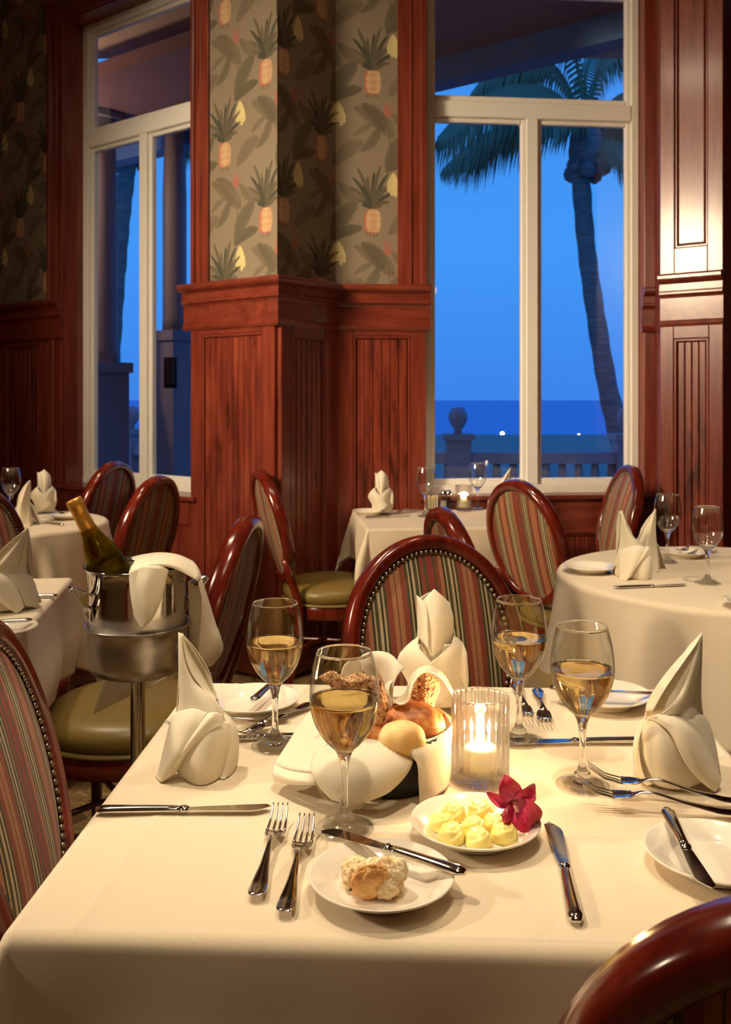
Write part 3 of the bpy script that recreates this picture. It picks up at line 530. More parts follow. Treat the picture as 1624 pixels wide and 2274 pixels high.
# ================================================================= chairs
TILT = R(14); BB = .252; AA = .218; TOPZ = .965; ZB_ = TOPZ-2*BB*cos(TILT)
def bk(u, v, w): return (u, .215+(v+BB)*sin(TILT)-w*cos(TILT), ZB_+(v+BB)*cos(TILT)+w*sin(TILT))
def make_chair():
    t = empty('dining_chair', (0, 0, 0)); N = 72
    # oval frame: rounded rectangular section swept round an ellipse, slightly wider than the upholstery
    prof = [(-.017, -.020), (-.011, -.024), (.008, -.024), (.016, -.018), (.018, 0), (.016, .018), (.008, .026), (.0, .028), (-.004, .024), (-.010, .025), (-.017, .018)]
    vs = []; m = len(prof)
    for k in range(N):
        a = 2*pi*k/N
        for r, w_ in prof: vs.append(bk((AA-.018+r)*cos(a), (BB-.018+r)*sin(a), w_))
    obj('back_frame', vs, [(k*m+j, k*m+(j+1) % m, ((k+1) % N)*m+(j+1) % m, ((k+1) % N)*m+j) for k in range(N) for j in range(m)], 'chair_wood', t)
    def dome(a, b, w0, h, sgn):
        vs = [bk(0, 0, w0+sgn*h)]; R_ = 10
        for i in range(1, R_+1):
            q = i/R_; ww = w0+sgn*h*(1-q**3.2)
            for k in range(N): vs.append(bk(a*q*cos(2*pi*k/N), b*q*sin(2*pi*k/N), ww))
        fs = [(0, 1+k, 1+(k+1) % N) for k in range(N)]+[(1+(i-1)*N+k, 1+i*N+k, 1+i*N+(k+1) % N, 1+(i-1)*N+(k+1) % N) for i in range(1, R_) for k in range(N)]
        return vs, fs
    a, b = AA-.030, BB-.030
    v, f = dome(a, b, .010, .018, 1); obj('back_upholstery', v, f, 'stripe', t)
    v, f = dome(a, b, -.010, .010, -1); obj('rear_panel', v, f, 'stripe', t)
    MB_ = MB(); MB_.lathe([(.0058, 0), (.0054, .0022), (.0036, .0042), (.0008, .0052)], 8); o = MB_.build('nailhead', 'brass', t); nails = [o]
    n = 92
    for k in range(n):
        c = o if k == 0 else o.copy()
        if k: C.objects.link(c); c.parent = t
        an = 2*pi*(k+.5)/n; # even spacing along the ellipse
        c.location = bk((a-.011)*cos(an), (b-.011)*sin(an), .0150); c.rotation_euler = (pi/2-TILT, 0, 0); c.scale = (1.15,)*3; nails.append(c)
    # seat, welt, apron
    def ringpt(q, z): return (q, z)
    sq = lambda r, z, an: r*(1+.035*cos(2*an)-.02*cos(4*an))
    MB().lathe([(.20, .395), (.222, .400), (.232, .415), (.234, .43), (.228, .448), (.205, .463), (.16, .473), (.10, .478), (.02, .480)], 48, rmod=sq).build('seat', 'vinyl', t)
    MB().lathe([(.226, .392), (.233, .389), (.2365, .393), (.235, .398), (.228, .400)], 48, rmod=sq).build('welt', 'vinyl', t)
    MB().lathe([(.195, .335), (.222, .332), (.228, .34), (.228, .385), (.222, .392), (.195, .392)], 48, rmod=sq, closed=True).build('apron', 'chair_wood', t)
    for s in (-1, 1):
        MB().lathe([(.011, 0), (.013, .02), (.016, .15), (.021, .28), (.024, .31), (.018, .318), (.026, .328), (.026, .38)], 14, (s*.165, -.155, 0)).build('leg', 'chair_wood', t)
        MB().tube([(s*.185, .27, 0), (s*.172, .225, .16), (s*.160, .198, .32), (s*.160, .205, .42), (s*.172, .243, .52), (s*.188, .272, .60)], [(.012, .013), (.014, .015), (.017, .02), (.017, .019), (.015, .016), (.012, .012)], 10).build('leg', 'chair_wood', t)
    MB().tube([(-.165, -.155, .2), (-.05, -.06, .2), (.05, .12, .2), (.165, .212, .2)], .009, 8).build('stretcher', 'chair_wood', t)
    MB().tube([(.165, -.155, .2), (.05, -.06, .205), (-.05, .12, .205), (-.165, .212, .2)], .009, 8).build('stretcher', 'chair_wood', t)
    return t
ch0 = make_chair(); chG = 'oval-backed striped dining chairs'
def chair(X, Y, th, label, first=False):
    c = ch0 if first else copy_tree(ch0)
    c.location = (X, Y, 0); c.rotation_euler = (0, 0, R(th)); tag(c, label, 'chair', chG); return c
chair(.25, 1.85, 20, 'oval-back dining chair with striped upholstery and brass nailheads across the table, behind the bread basket', True)
chair(-.235, 1.38, 97, 'large striped oval-back chair pushed in at the left side of the near table')
chair(.857, 3.778, 121, 'striped oval-back chair whose whole nail-trimmed back shows beside the right round table')
chair(.539, 2.77, 103, 'chair seen edge-on, only its dark curved rim showing behind the chair across the table')
chair(-.147, 4.226, 110, 'edge-on chair with olive seat in front of the dark wood column')
chair(-.64, 2.55, -96, 'chair behind the ice bucket seen from the side, olive seat under the bucket')
chair(-1.541, 4.75, -109, 'striped chair in front of the left window, further from the camera of the two')
chair(-1.145, 3.89, -107, 'dark-rimmed chair just right of the wine bottle, back turned to the light')
chair(-1.087, 3.286, 73, 'chair cut off by the left edge beside the tall folded napkin')
chair(.90, 4.36, -86, 'narrow-looking striped chair below the right window')
chair(.404, .911, 165, 'dark polished chair rim in the bottom right corner, seen from behind')

# ================================================================= tables
def table(name, X, Y, rot, hw, hd, round_, label):
    t = empty(name, (X, Y, 0), rot, label, 'table', 'dining tables under cloths')
    mb = MB()
    if round_: mb.lathe([(.01, .722), (hw-.012, .722), (hw-.004, .727), (hw-.004, .742), (hw-.008, .7455), (.01, .7455)], 48)
    else: mb.box(-hw+.006, hw-.006, -hd+.006, hd-.006, .722, .7455)
    mb.build('tabletop', 'wood_h', t, smooth=False)
    MB().lathe([(.04, .03), (.038, .2), (.035, .6), (.06, .70), (.16, .722)], 20).build('pedestal', 'black', t)
    for k in range(4):
        a = pi/4+k*pi/2; MB().tube([(cos(a)*.03, sin(a)*.03, .06), (cos(a)*.18, sin(a)*.18, .045), (cos(a)*.30, sin(a)*.30, .012)], [.022, .018, .012], 8).build('foot', 'black', t)
    return t
def square_cloth(X, Y, rot, hw, hd, drop, label, n=90, creases=(), rho=.012, flare=.06, fold=.34, seed=0, wav=.006, fine=False):
    r_ = np.random.default_rng(seed); ph = r_.uniform(0, 6, 8)
    E = drop
    def axis(h):
        a = np.linspace(-h, h, n); d = np.concatenate([np.linspace(.0008, .03, 12), np.linspace(.04, E, 22)]); return np.concatenate([-h-d[::-1], a, h+d])
    S, T = np.meshgrid(axis(hw), axis(hd), indexing='ij'); ds = np.maximum(np.abs(S)-hw, 0); dt = np.maximum(np.abs(T)-hd, 0)
    sx_, sy_ = np.sign(S), np.sign(T)
    def prof(d):
        a = np.minimum(d/rho, pi/2); rest = np.maximum(d-rho*pi/2, 0); return rho*np.sin(a)+rest*flare, -(rho*(1-np.cos(a)))-rest*sqrt(1-flare**2)
    rr = np.sqrt(ds**2+dt**2); o_, z_ = prof(rr); phi = np.arctan2(dt, np.maximum(ds, 1e-9)); both = (ds > 0) & (dt > 0)
    k = np.where(both, np.sin(2*phi)**2, 0)*np.maximum(rr-rho, 0)*fold
    x = np.clip(S, -hw, hw)+sx_*np.where(rr > 0, (o_+k)*np.cos(phi), 0); y = np.clip(T, -hd, hd)+sy_*np.where(rr > 0, (o_+k)*np.sin(phi), 0)
    dep = np.maximum(rr-rho, 0)/E
    wv = wav*dep*(np.sin(T*17+ph[0])+.6*np.sin(T*31+ph[1])+np.sin(S*19+ph[2])+.5*np.sin(S*33+ph[3]))
    x += sx_*wv*(ds > dt); y += sy_*wv*(dt >= ds)*(dt > 0)
    z = z_+rr*0
    for (ax, c, h) in creases:
        q = (S if ax == 'x' else T)-c-(.012*np.sin(T*5+1) if ax == 'x' else .01*np.sin(S*6)); z = z+h*np.exp(-(q/.0032)**2)*(rr < .001)+ (h*.5*np.exp(-(q/.02)**2))*(rr < .001)
    z = z+(.0006*np.sin(S*11+T*7+ph[4])*np.sin(T*9-S*4+ph[5]))*(rr <= 0)
    m0, m1 = S.shape; V = np.dstack([x, y, z]).reshape(-1, 3); i = np.arange(m0-1)[:, None]*m1+np.arange(m1-1)[None, :]
    F_ = np.stack([i, i+m1, i+m1+1, i+1], -1).reshape(-1, 4)
    o = obj('tablecloth', V, F_, 'linen', recalc=False, loc=(X, Y, .7495)); o.rotation_euler[2] = rot; solid(o, .0015, -1)
    return tag(o, label, 'tablecloth', 'white tablecloths')
def round_cloth(X, Y, r0, drop, label, nf=11, seed=0, hem=None, amp=.028):
    r_ = np.random.default_rng(seed); ph = r_.uniform(0, 6.28, 6); N = 264; amp *= 1.35; rings = [(r0*q, 0, 0) for q in np.linspace(.02, 1, 26)]
    rho = .018
    for a in np.linspace(.15, 1, 6)*pi/2: rings.append((r0+rho*sin(a), -rho*(1-cos(a)), 0))
    for d in np.linspace(.02, drop, 16): rings.append((r0+rho+.08*d, -rho-d, d/drop))
    an = np.arange(N)*2*pi/N; wv = np.sin(nf*an+ph[0]+.9*np.sin(2*an+ph[1]))+.45*np.sin((nf*2+1)*an+ph[2]); V = []
    for r, z, q in rings:
        rr = r+amp*q**.8*(wv*.7+.6)*(1 if q > 0 else 0); zz = z*(1+.22*q*np.abs(np.sin(2*an+.4))) if q > 0 else z+an*0
        V.append(np.c_[rr*np.cos(an), rr*np.sin(an), zz])
    V = np.vstack(V); m = len(rings); F_ = [(i*N+k, i*N+(k+1) % N, (i+1)*N+(k+1) % N, (i+1)*N+k) for i in range(m-1) for k in range(N)]+[tuple(range(N))]
    o = obj('tablecloth', V, F_, 'linen', recalc=False, loc=(X, Y, .7495)); solid(o, .0015, -1); return tag(o, label, 'tablecloth', 'white tablecloths')
TR = R(-2.7)
table('dining_table', .10, 1.33, TR, .43, .403, False, 'near dining table carrying the wine glasses, bread basket and candle')
square_cloth(.10, 1.33, TR, .43, .403, .26, 'cream tablecloth on the near table, in front of everything', 230, [('x', -.36, .0010), ('y', -.19, .0006), ('y', .05, .0006), ('x', .19, .0005)], seed=3, rho=.016)
table('dining_table', 1.13, 2.82, 0, .53, .53, True, 'round table at the right with two glasses and a pair of napkins')
round_cloth(1.13, 2.82, .53, .285, 'cream cloth with soft folds on the round table at the right', 9, 5)
table('dining_table', .33, 4.15, R(6), .35, .30, False, 'small table under the right window')
square_cloth(.33, 4.15, R(6), .35, .30, .22, 'cream cloth on the small table under the right window', 60, seed=8, wav=.012)
table('dining_table', -1.24, 2.29, R(7.7), .43, .43, False, 'square table at the left edge, behind the big striped chair')
square_cloth(-1.24, 2.29, R(7.7), .43, .43, .27, 'cream cloth on the square table at the left edge', 80, seed=11, wav=.012)
table('dining_table', -1.52, 4.0, 0, .40, .40, True, 'round table in the far left corner by the window')
round_cloth(-1.52, 4.0, .40, .23, 'cream cloth with deep folds on the far left round table', 10, 2)

# ================================================================= glassware
def glass_mesh():
    out = [(.0008, 0), (.030, 0), (.0352, .0012), (.0360, .0028), (.0350, .0042), (.026, .0075), (.0165, .0110), (.0125, .0150), (.0110, .0190), (.0068, .0240), (.0050, .034), (.0044, .052), (.0046, .066), (.0056, .080), (.0085, .092), (.0125, .099),
           (.0200, .106), (.0290, .117), (.0365, .131), (.0412, .147), (.0428, .162), (.0420, .178), (.0396, .196), (.0360, .211), (.0338, .2185), (.0333, .2195)]
    inn = [(.0326, .2190), (.0348, .211), (.0384, .196), (.0408, .178), (.0416, .162), (.0400, .147), (.0352, .131), (.0276, .117), (.0180, .1070), (.0080, .1025), (.0008, .1012)]
    return out, inn
def smooth_prof(pr, n): return [tuple(x) for x in cr(np.array([(a, b, 0) for a, b in pr]), np.linspace(0, 1, n))[:, :2]]
def make_glass(wine):
    t = empty('wine_glass', (0, 0, 0)); o_, i_ = glass_mesh(); po = smooth_prof(o_, 90); pi_ = smooth_prof(i_, 40)
    gb = MB().lathe(po+pi_, 64).build('glass_bowl', 'glass', t); gb.data.materials.append(M['thin_glass'])   # thin walls barely bend light, the stem and the filled part do
    for p in gb.data.polygons:
        c_ = p.center; r_ = sqrt(c_.x**2+c_.y**2)
        if (c_.z < .0065 and r_ > .012) or (.1605 if wine else .110) < c_.z < .2165: p.material_index = 1
    if wine:
        lvl = .160; pw = [(r+.00025, z) for r, z in pi_[::-1] if z < lvl]; pw[0] = (.0008, .1010); r_l = pw[-1][0]
        pw += [(r_l+.0002, lvl), (r_l-.0006, lvl-.0002), (r_l-.002, lvl-.0006), (.0008, lvl-.0006)]
        MB().lathe(pw, 64).build('wine', 'wine', t)
    return t
gw = make_glass(True); ge = make_glass(False); GG = 'stemmed wine glasses'
def place(o, first, px, py, label, group, cat, z=.7505, copy=True):
    c = o if first else copy_tree(o); X, Y, Z = tbl(px, py, z); c.location = (X, Y, z); tag(c, label, cat, group); return c
place(gw, True, 765, 1843, 'half-full wine glass nearest the camera, in front of the bread basket', GG, 'glass')
place(gw, False, 611, 1660, 'half-full wine glass beside the folded napkin at the left', GG, 'glass')
place(gw, False, 1153, 1647, 'half-full wine glass just behind the ribbed candle holder', GG, 'glass')
place(gw, False, 1294, 1747, 'half-full wine glass beside the right napkin and crossed forks', GG, 'glass')
place(ge, True, 1483, 1250, 'empty wine glass beside the pair of napkins on the right table', GG, 'glass')
place(ge, False, 1572, 1297, 'empty wine glass at the right end of the knife on the right table', GG, 'glass')
place(ge, False, 945, 1147, 'empty wine glass left of the shakers under the right window', GG, 'glass')
place(ge, False, 1061, 1131, 'empty wine glass right of the small candle under the right window', GG, 'glass')
place(ge, False, 24, 1150, 'empty wine glass on the far left table', GG, 'glass')

# ================================================================= plates
def make_plate():
    pr = [(.0008, .003), (.035, .003), (.042, .0), (.046, .0), (.049, .004), (.062, .011), (.0745, .0172), (.0775, .0190), (.0782, .0205), (.0772, .0214), (.073, .0200), (.061, .0140), (.052, .0080), (.047, .0062), (.030, .0058), (.0008, .0058)]
    return MB().lathe(smooth_prof(pr, 60), 72).build('bread_plate', 'china')
pl = make_plate(); PG = 'white bread plates'
def plate(first, px, py, label, sc_=1.0):     # px, py of the rim's centre
    c = pl if first else pl.copy()
    if not first: C.objects.link(c)
    X, Y, Z = tbl(px, py, .7505+.019); c.location = (X, Y, .7507); c.scale = (sc_,)*3; return tag(c, label, 'plate', PG)
pa = plate(True, 847, 1941, 'white bread plate holding a torn piece of roll and a butter knife')
pb = plate(False, 1056, 1823, 'white plate of butter rosettes with a magenta orchid')
plate(False, 1590, 1890, 'white bread plate at the right edge with a butter knife across it')
plate(False, 563, 1550, 'white bread plate behind the left wine glass'); plate(False, 1344, 1539, 'white bread plate with a knife lying on it behind the right wine glasses')
plate(False, 1310, 1257, 'white plate at the left side of the right round table'); plate(False, 1520, 1224, 'white plate with forks at the back of the right round table')
plate(False, 1680, 1334, 'white plate cut off by the right edge on the round table'); plate(False, 820, 1134, 'white plate left of the napkin on the table under the window')
plate(False, 2, 1393, 'white plate cut off by the left edge on the square left table'); plate(False, 148, 1143, 'white plate on the far left round table near the bottle neck')

# ================================================================= cutlery
def make_knife(L=.222, name='table_knife', hb=.5, bw=.0150):
    t = empty(name, (0, 0, 0)); hl = L*hb
    q = np.linspace(0, 1, 12); mb = MB(); mb.tube([(x, 0, .0052) for x in q*hl], [(.0038+.0005*sin(s*pi)+.0006*(1-s) if 0 < s < 1 else .003, .0068+.0022*(1-s)-.001*s if 0 < s < 1 else .0048) for s in q], 12); mb.build('handle', 'steel', t)
    mb = MB(); mb.tube([(hl-.004, 0, .0052), (hl+.001, 0, .0052), (hl+.004, 0, .005), (hl+.008, 0, .0048)], [(.0035, .0058), (.0048, .0072), (.0042, .0065), (.0018, .0058)], 12); mb.build('bolster', 'steel', t)
    m = 18; vs = []; x0 = hl+.004
    for i in range(m):
        s = i/(m-1); x = x0+(L-x0)*s; lo = -.0052-(bw-.0055)*(s**.8)*(1 if s < .92 else 1); hi = .0052+.0016*sin(s*pi*.8)
        if s > .75: qq = (s-.75)/.25; hi = hi-(hi+bw*.55)*qq**2.2*.98; lo = lo+(-.0005-lo)*.0
        if s > .93: lo = lo*(1-((s-.93)/.07)**2*.45)
        if i == m-1: hi = lo+.001
        th = .0011*(1-.4*s); vs += [(x, -hi, .0048+th), (x, -lo, .0048+.0002), (x, -lo, .0048-.0002), (x, -hi, .0048-th)]
    fs = [(i*4+j, i*4+(j+1) % 4, (i+1)*4+(j+1) % 4, (i+1)*4+j) for i in range(m-1) for j in range(4)]+[(0, 1, 2, 3), tuple((m-1)*4+j for j in range(4))]
    obj('blade', vs, fs, 'steel', t, smooth=False); return t
def make_fork(L=.198, name='fork'):
    # along +x: handle end at 0, tines at L; concave side up
    def zc(x):
        s = x/L
        return np.interp(s, [0, .12, .35, .52, .60, .68, .76, .88, 1], [.006, .0045, .009, .0145, .0130, .0060, .0030, .0060, .0190])
    mb = MB(); xs = np.linspace(0, L*.66, 26); wd_ = np.interp(xs/L, [0, .02, .07, .15, .3, .45, .55, .60, .66], [.0055, .0092, .0105, .0092, .0058, .0034, .0028, .0032, .0085]); th = np.interp(xs/L, [0, .1, .5, .62, .66], [.0011, .0013, .0022, .0018, .0010])
    mb.tube([(x, 0, zc(x)+.0012) for x in xs], [(t_, w_) for t_, w_ in zip(th, wd_)], 12)
    hx = np.linspace(L*.645, L*.775, 8); vs = []
    for x in hx:
        s = (x-L*.645)/(L*.13); w_ = np.interp(s, [0, .15, .5, 1], [.004, .0098, .0118, .0122])
        for y in np.linspace(-w_, w_, 7):
            dz = .0022*(y/.012)**2; vs.append((x, y, zc(x)+dz+.0016)); 
    k = len(vs); vs += [(x, y, z-.0016) for x, y, z in vs]; n7 = 7; fs = []
    for i in range(len(hx)-1):
        for j in range(6): a = i*7+j; fs += [(a, a+1, a+8, a+7), (k+a, k+a+7, k+a+8, k+a+1)]
    for i in range(len(hx)-1): a = i*7; fs += [(a, a+7, k+a+7, k+a), (a+6, k+a+6, k+a+13, a+13)]
    fs += [tuple(range(7))+tuple(k+j for j in range(6, -1, -1)), tuple((len(hx)-1)*7+j for j in range(7))+tuple(k+(len(hx)-1)*7+j for j in range(6, -1, -1))]
    mb.add(vs, fs)
    for y in (-.0105, -.0035, .0035, .0105):
        xs = np.linspace(L*.765, L, 9); mb.tube([(x, y*(1-.02*i), zc(x)+.0008+.0022*(y/.012)**2*(1-i/9)) for i, x in enumerate(xs)], [(.0009-.00004*i, .0021-.00014*i) for i in range(9)], 6)
    return mb.build(name, 'steel')
kn = make_knife(); bk_ = make_knife(.185, 'butter_knife', .52, .0125); fk = make_fork()
def lay(o, p0, p1, label, group, cat, first=False, z=.7512, z1=None, L=None, roll=0):
    c = o if first else (copy_tree(o) if o.children else o.copy())
    if not first and not o.children: C.objects.link(c)
    if len(p0) == 2: p0 = tbl(*p0, z)
    if len(p1) == 2: p1 = tbl(*p1, z)
    c.location = (p0[0], p0[1], z); a = atan2(p1[1]-p0[1], p1[0]-p0[0]); c.rotation_euler = (roll, 0 if z1 is None else -math.asin((z1-z)/.19), a)
    c.rotation_mode = 'XYZ'; return tag(c, label, cat, group)
KG, FG_, BG_ = 'table knives', 'table forks', 'butter knives'
lay(kn, (213, 1806), (603, 1804), 'table knife at the left edge of the near table, beside the forks', KG, 'knife', True)
lay(kn, (1281, 2058), (1233, 1835), 'table knife with dark blade between the two bread plates in front', KG, 'knife')
lay(fk, (568, 2004), (632, 1790), 'left of the two forks lying side by side in front', FG_, 'fork', True)
lay(fk, (632, 2040), (690, 1812), 'fork touching the bread plate, right one of the side by side pair', FG_, 'fork')
lay(bk_, (1034, 1948), (764, 1862), 'butter knife lying across the plate with torn bread', BG_, 'knife', True, z=.7725)
lay(kn, (1440, 1650), (1250, 1652), 'table knife whose blade points left from behind the right napkin', KG, 'knife')
lay(bk_, (1222, 1533), (1440, 1546), 'butter knife lying on the plate behind the right glasses', BG_, 'knife', z=.7725)
lay(fk, (1194, 1537), (1207, 1592), 'fork with tines towards the camera, right of the stem behind the candle', FG_, 'fork')
lay(fk, (1148, 1527), (1165, 1580), 'fork half hidden behind the stem behind the candle', FG_, 'fork')
lay(bk_, (562, 1562), (620, 1510), 'dark handled knife leaning on the plate behind the left glass', BG_, 'knife', z=.7725)
lay(fk, (688, 1570), (540, 1640), 'fork lying diagonally between the left glass and the basket', FG_, 'fork')
lay(fk, (640, 1598), (528, 1612), 'fork beside the left napkin, crossing under the glass stem', FG_, 'fork', z=.7535)
lay(kn, (735, 1640), (560, 1643), 'knife lying behind the left glass, partly under the bread cloth', KG, 'knife')
# right pair of forks and knife on the right plate
lay(fk, (1640, 1818), (1345, 1795), 'lower of the two forks beside the right plate, tines raised', FG_, 'fork', z=.7520, z1=.7680)
lay(fk, (1652, 1793), (1400, 1768), 'upper of the two forks below the right napkin, tines raised', FG_, 'fork', z=.7530, z1=.7700)
lay(bk_, (1480, 1806), (1556, 1958), 'butter knife across the white plate at the right edge', BG_, 'knife', z=.7725)
# far tables
lay(kn, (1364, 1308), (1545, 1301), 'table knife in front of the napkins on the right round table', KG, 'knife'); lay(kn, (1470, 1262), (1285, 1276), 'table knife beside the left plate on the right round table', KG, 'knife')
lay(fk, (1562, 1214), (1480, 1236), 'fork on the back plate of the right round table', FG_, 'fork', z=.774); lay(fk, (1590, 1226), (1500, 1240), 'second fork in front of the back plate of the right round table', FG_, 'fork')
lay(kn, (808, 1151), (858, 1149), 'knife in front of the napkin under the right window', KG, 'knife'); lay(fk, (930, 1133), (872, 1141), 'fork right of the napkin under the right window', FG_, 'fork')
lay(kn, (128, 1326), (40, 1329), 'knife beside the tall napkin on the square left table', KG, 'knife'); lay(bk_, (72, 1381), (10, 1385), 'butter knife behind the plate on the square left table', BG_, 'knife', z=.7725)
lay(kn, (140, 1168), (78, 1160), 'knife in front of the napkins on the far left table', KG, 'knife'); lay(fk, (95, 1137), (140, 1143), 'fork by the plate on the far left table', FG_, 'fork', z=.774)

# ================================================================= folded napkins
DN = 1.36; oN = tbl(440, 1715)
def nap(patches, label, D, org, name='folded_napkin'): 
    o = drape(name, D, (org[0], org[1], .7505), patches, 'napkin', zmin=0.0); return tag(o, label, 'napkin', 'folded cloth napkins')
def shell(cx, yt, yb, w_top, w_mid, w_bot, dep, back=.045):     # closed conical body of a folded napkin, front and back halves, pixel units
    rows = []
    for s, ww in ((0, w_top), (.35, w_mid), (.75, w_bot), (1, w_bot*.86)):
        y = yt+(yb-yt)*s; r = []
        for k in range(13):
            a = 2*pi*k/12; r.append((cx+ww*sin(a), y-(0 if s < .7 else (1-cos(a))*8), -cos(a)*dep*(ww/w_bot)))
        rows.append(r)
    return rows
N1 = [
 # bright front sheet of the spire
 [[(397, 1404, 0), (398, 1406, -.002), (401, 1407, -.002), (405, 1409, .004)], [(397, 1450, .0), (399, 1450, -.012), (404, 1452, -.014), (409, 1462, -.004)], [(398, 1505, .004), (404, 1505, -.018), (416, 1508, -.022), (430, 1513, -.010)],
  [(398, 1560, .008), (412, 1560, -.024), (440, 1560, -.032), (478, 1554, -.014)], [(388, 1600, .010), (414, 1606, -.032), (455, 1606, -.042), (500, 1590, -.016)], [(382, 1650, .02), (415, 1660, -.036), (460, 1660, -.046), (512, 1640, -.014)]],
 # inner leaf, folded back over the right edge
 [[(405, 1406, .006), (406, 1408, .008), (407, 1410, .010), (408, 1413, .011)], [(409, 1440, .006), (420, 1436, .020), (430, 1438, .024), (437, 1446, .016)], [(422, 1490, .0), (440, 1480, .022), (455, 1480, .028), (465, 1492, .018)], [(450, 1530, -.004), (462, 1522, .018), (470, 1522, .024), (474, 1530, .018)], [(480, 1556, -.008), (482, 1552, .006), (480, 1550, .012), (477, 1549, .014)]],
 # back sheet closing the spire
 [[(398, 1408, .004), (402, 1406, .012), (407, 1412, .010)], [(398, 1480, .006), (420, 1470, .040), (460, 1492, .018)], [(392, 1580, .012), (440, 1560, .055), (492, 1580, .0)], [(380, 1690, .03), (445, 1690, .055), (520, 1690, .01)]],
 # belly
 [[(420, 1612, -.030), (445, 1600, -.044), (475, 1596, -.046), (512, 1606, -.028)], [(402, 1660, -.040), (440, 1640, -.062), (480, 1630, -.062), (516, 1640, -.030)], [(396, 1705, -.046), (435, 1700, -.072), (475, 1690, -.066), (510, 1690, -.028)], [(400, 1722, -.046), (440, 1746, -.070), (470, 1738, -.062), (500, 1718, -.03)]],
 # bright wing sweeping over to the lower left corner
 [[(384, 1586, -.006), (405, 1578, -.030), (432, 1574, -.046), (462, 1584, -.052)], [(376, 1615, -.012), (396, 1606, -.042), (420, 1602, -.056), (444, 1608, -.060)], [(366, 1655, -.022), (382, 1650, -.050), (402, 1646, -.062), (422, 1644, -.064)], [(354, 1705, -.034), (366, 1702, -.058), (378, 1698, -.066), (394, 1684, -.066)], [(346, 1737, -.040), (354, 1740, -.056), (360, 1738, -.062), (372, 1724, -.064)]],
 # turned-under band of the wing
 [[(462, 1584, -.053), (478, 1582, -.052), (492, 1586, -.048)], [(444, 1608, -.061), (466, 1600, -.062), (496, 1606, -.050)], [(420, 1646, -.065), (436, 1634, -.068), (470, 1622, -.064)], [(394, 1686, -.067), (404, 1680, -.066), (420, 1668, -.060)], [(372, 1724, -.065), (380, 1720, -.06), (392, 1712, -.056)], [(349, 1744, -.050), (360, 1738, -.056), (386, 1722, -.05)]],
 # right ear with its rolled foot
 [[(492, 1578, -.014), (505, 1588, -.012), (516, 1600, -.004), (524, 1612, .006)], [(505, 1620, -.030), (515, 1622, -.030), (524, 1628, -.016), (530, 1640, .004)], [(503, 1670, -.036), (514, 1670, -.038), (524, 1672, -.022), (529, 1680, .002)], [(490, 1714, -.040), (504, 1716, -.044), (516, 1716, -.030), (524, 1712, -.004)], [(482, 1731, -.044), (496, 1736, -.050), (508, 1738, -.040), (518, 1733, -.012)]],
 shell(448, 1590, 1722, 40, 58, 68, .040)]
n1 = nap(N1, 'tall folded napkin standing at the left of the near table beside the glass', DN, oN)
DN3 = 1.33; oN3 = tbl(1500, 1725)
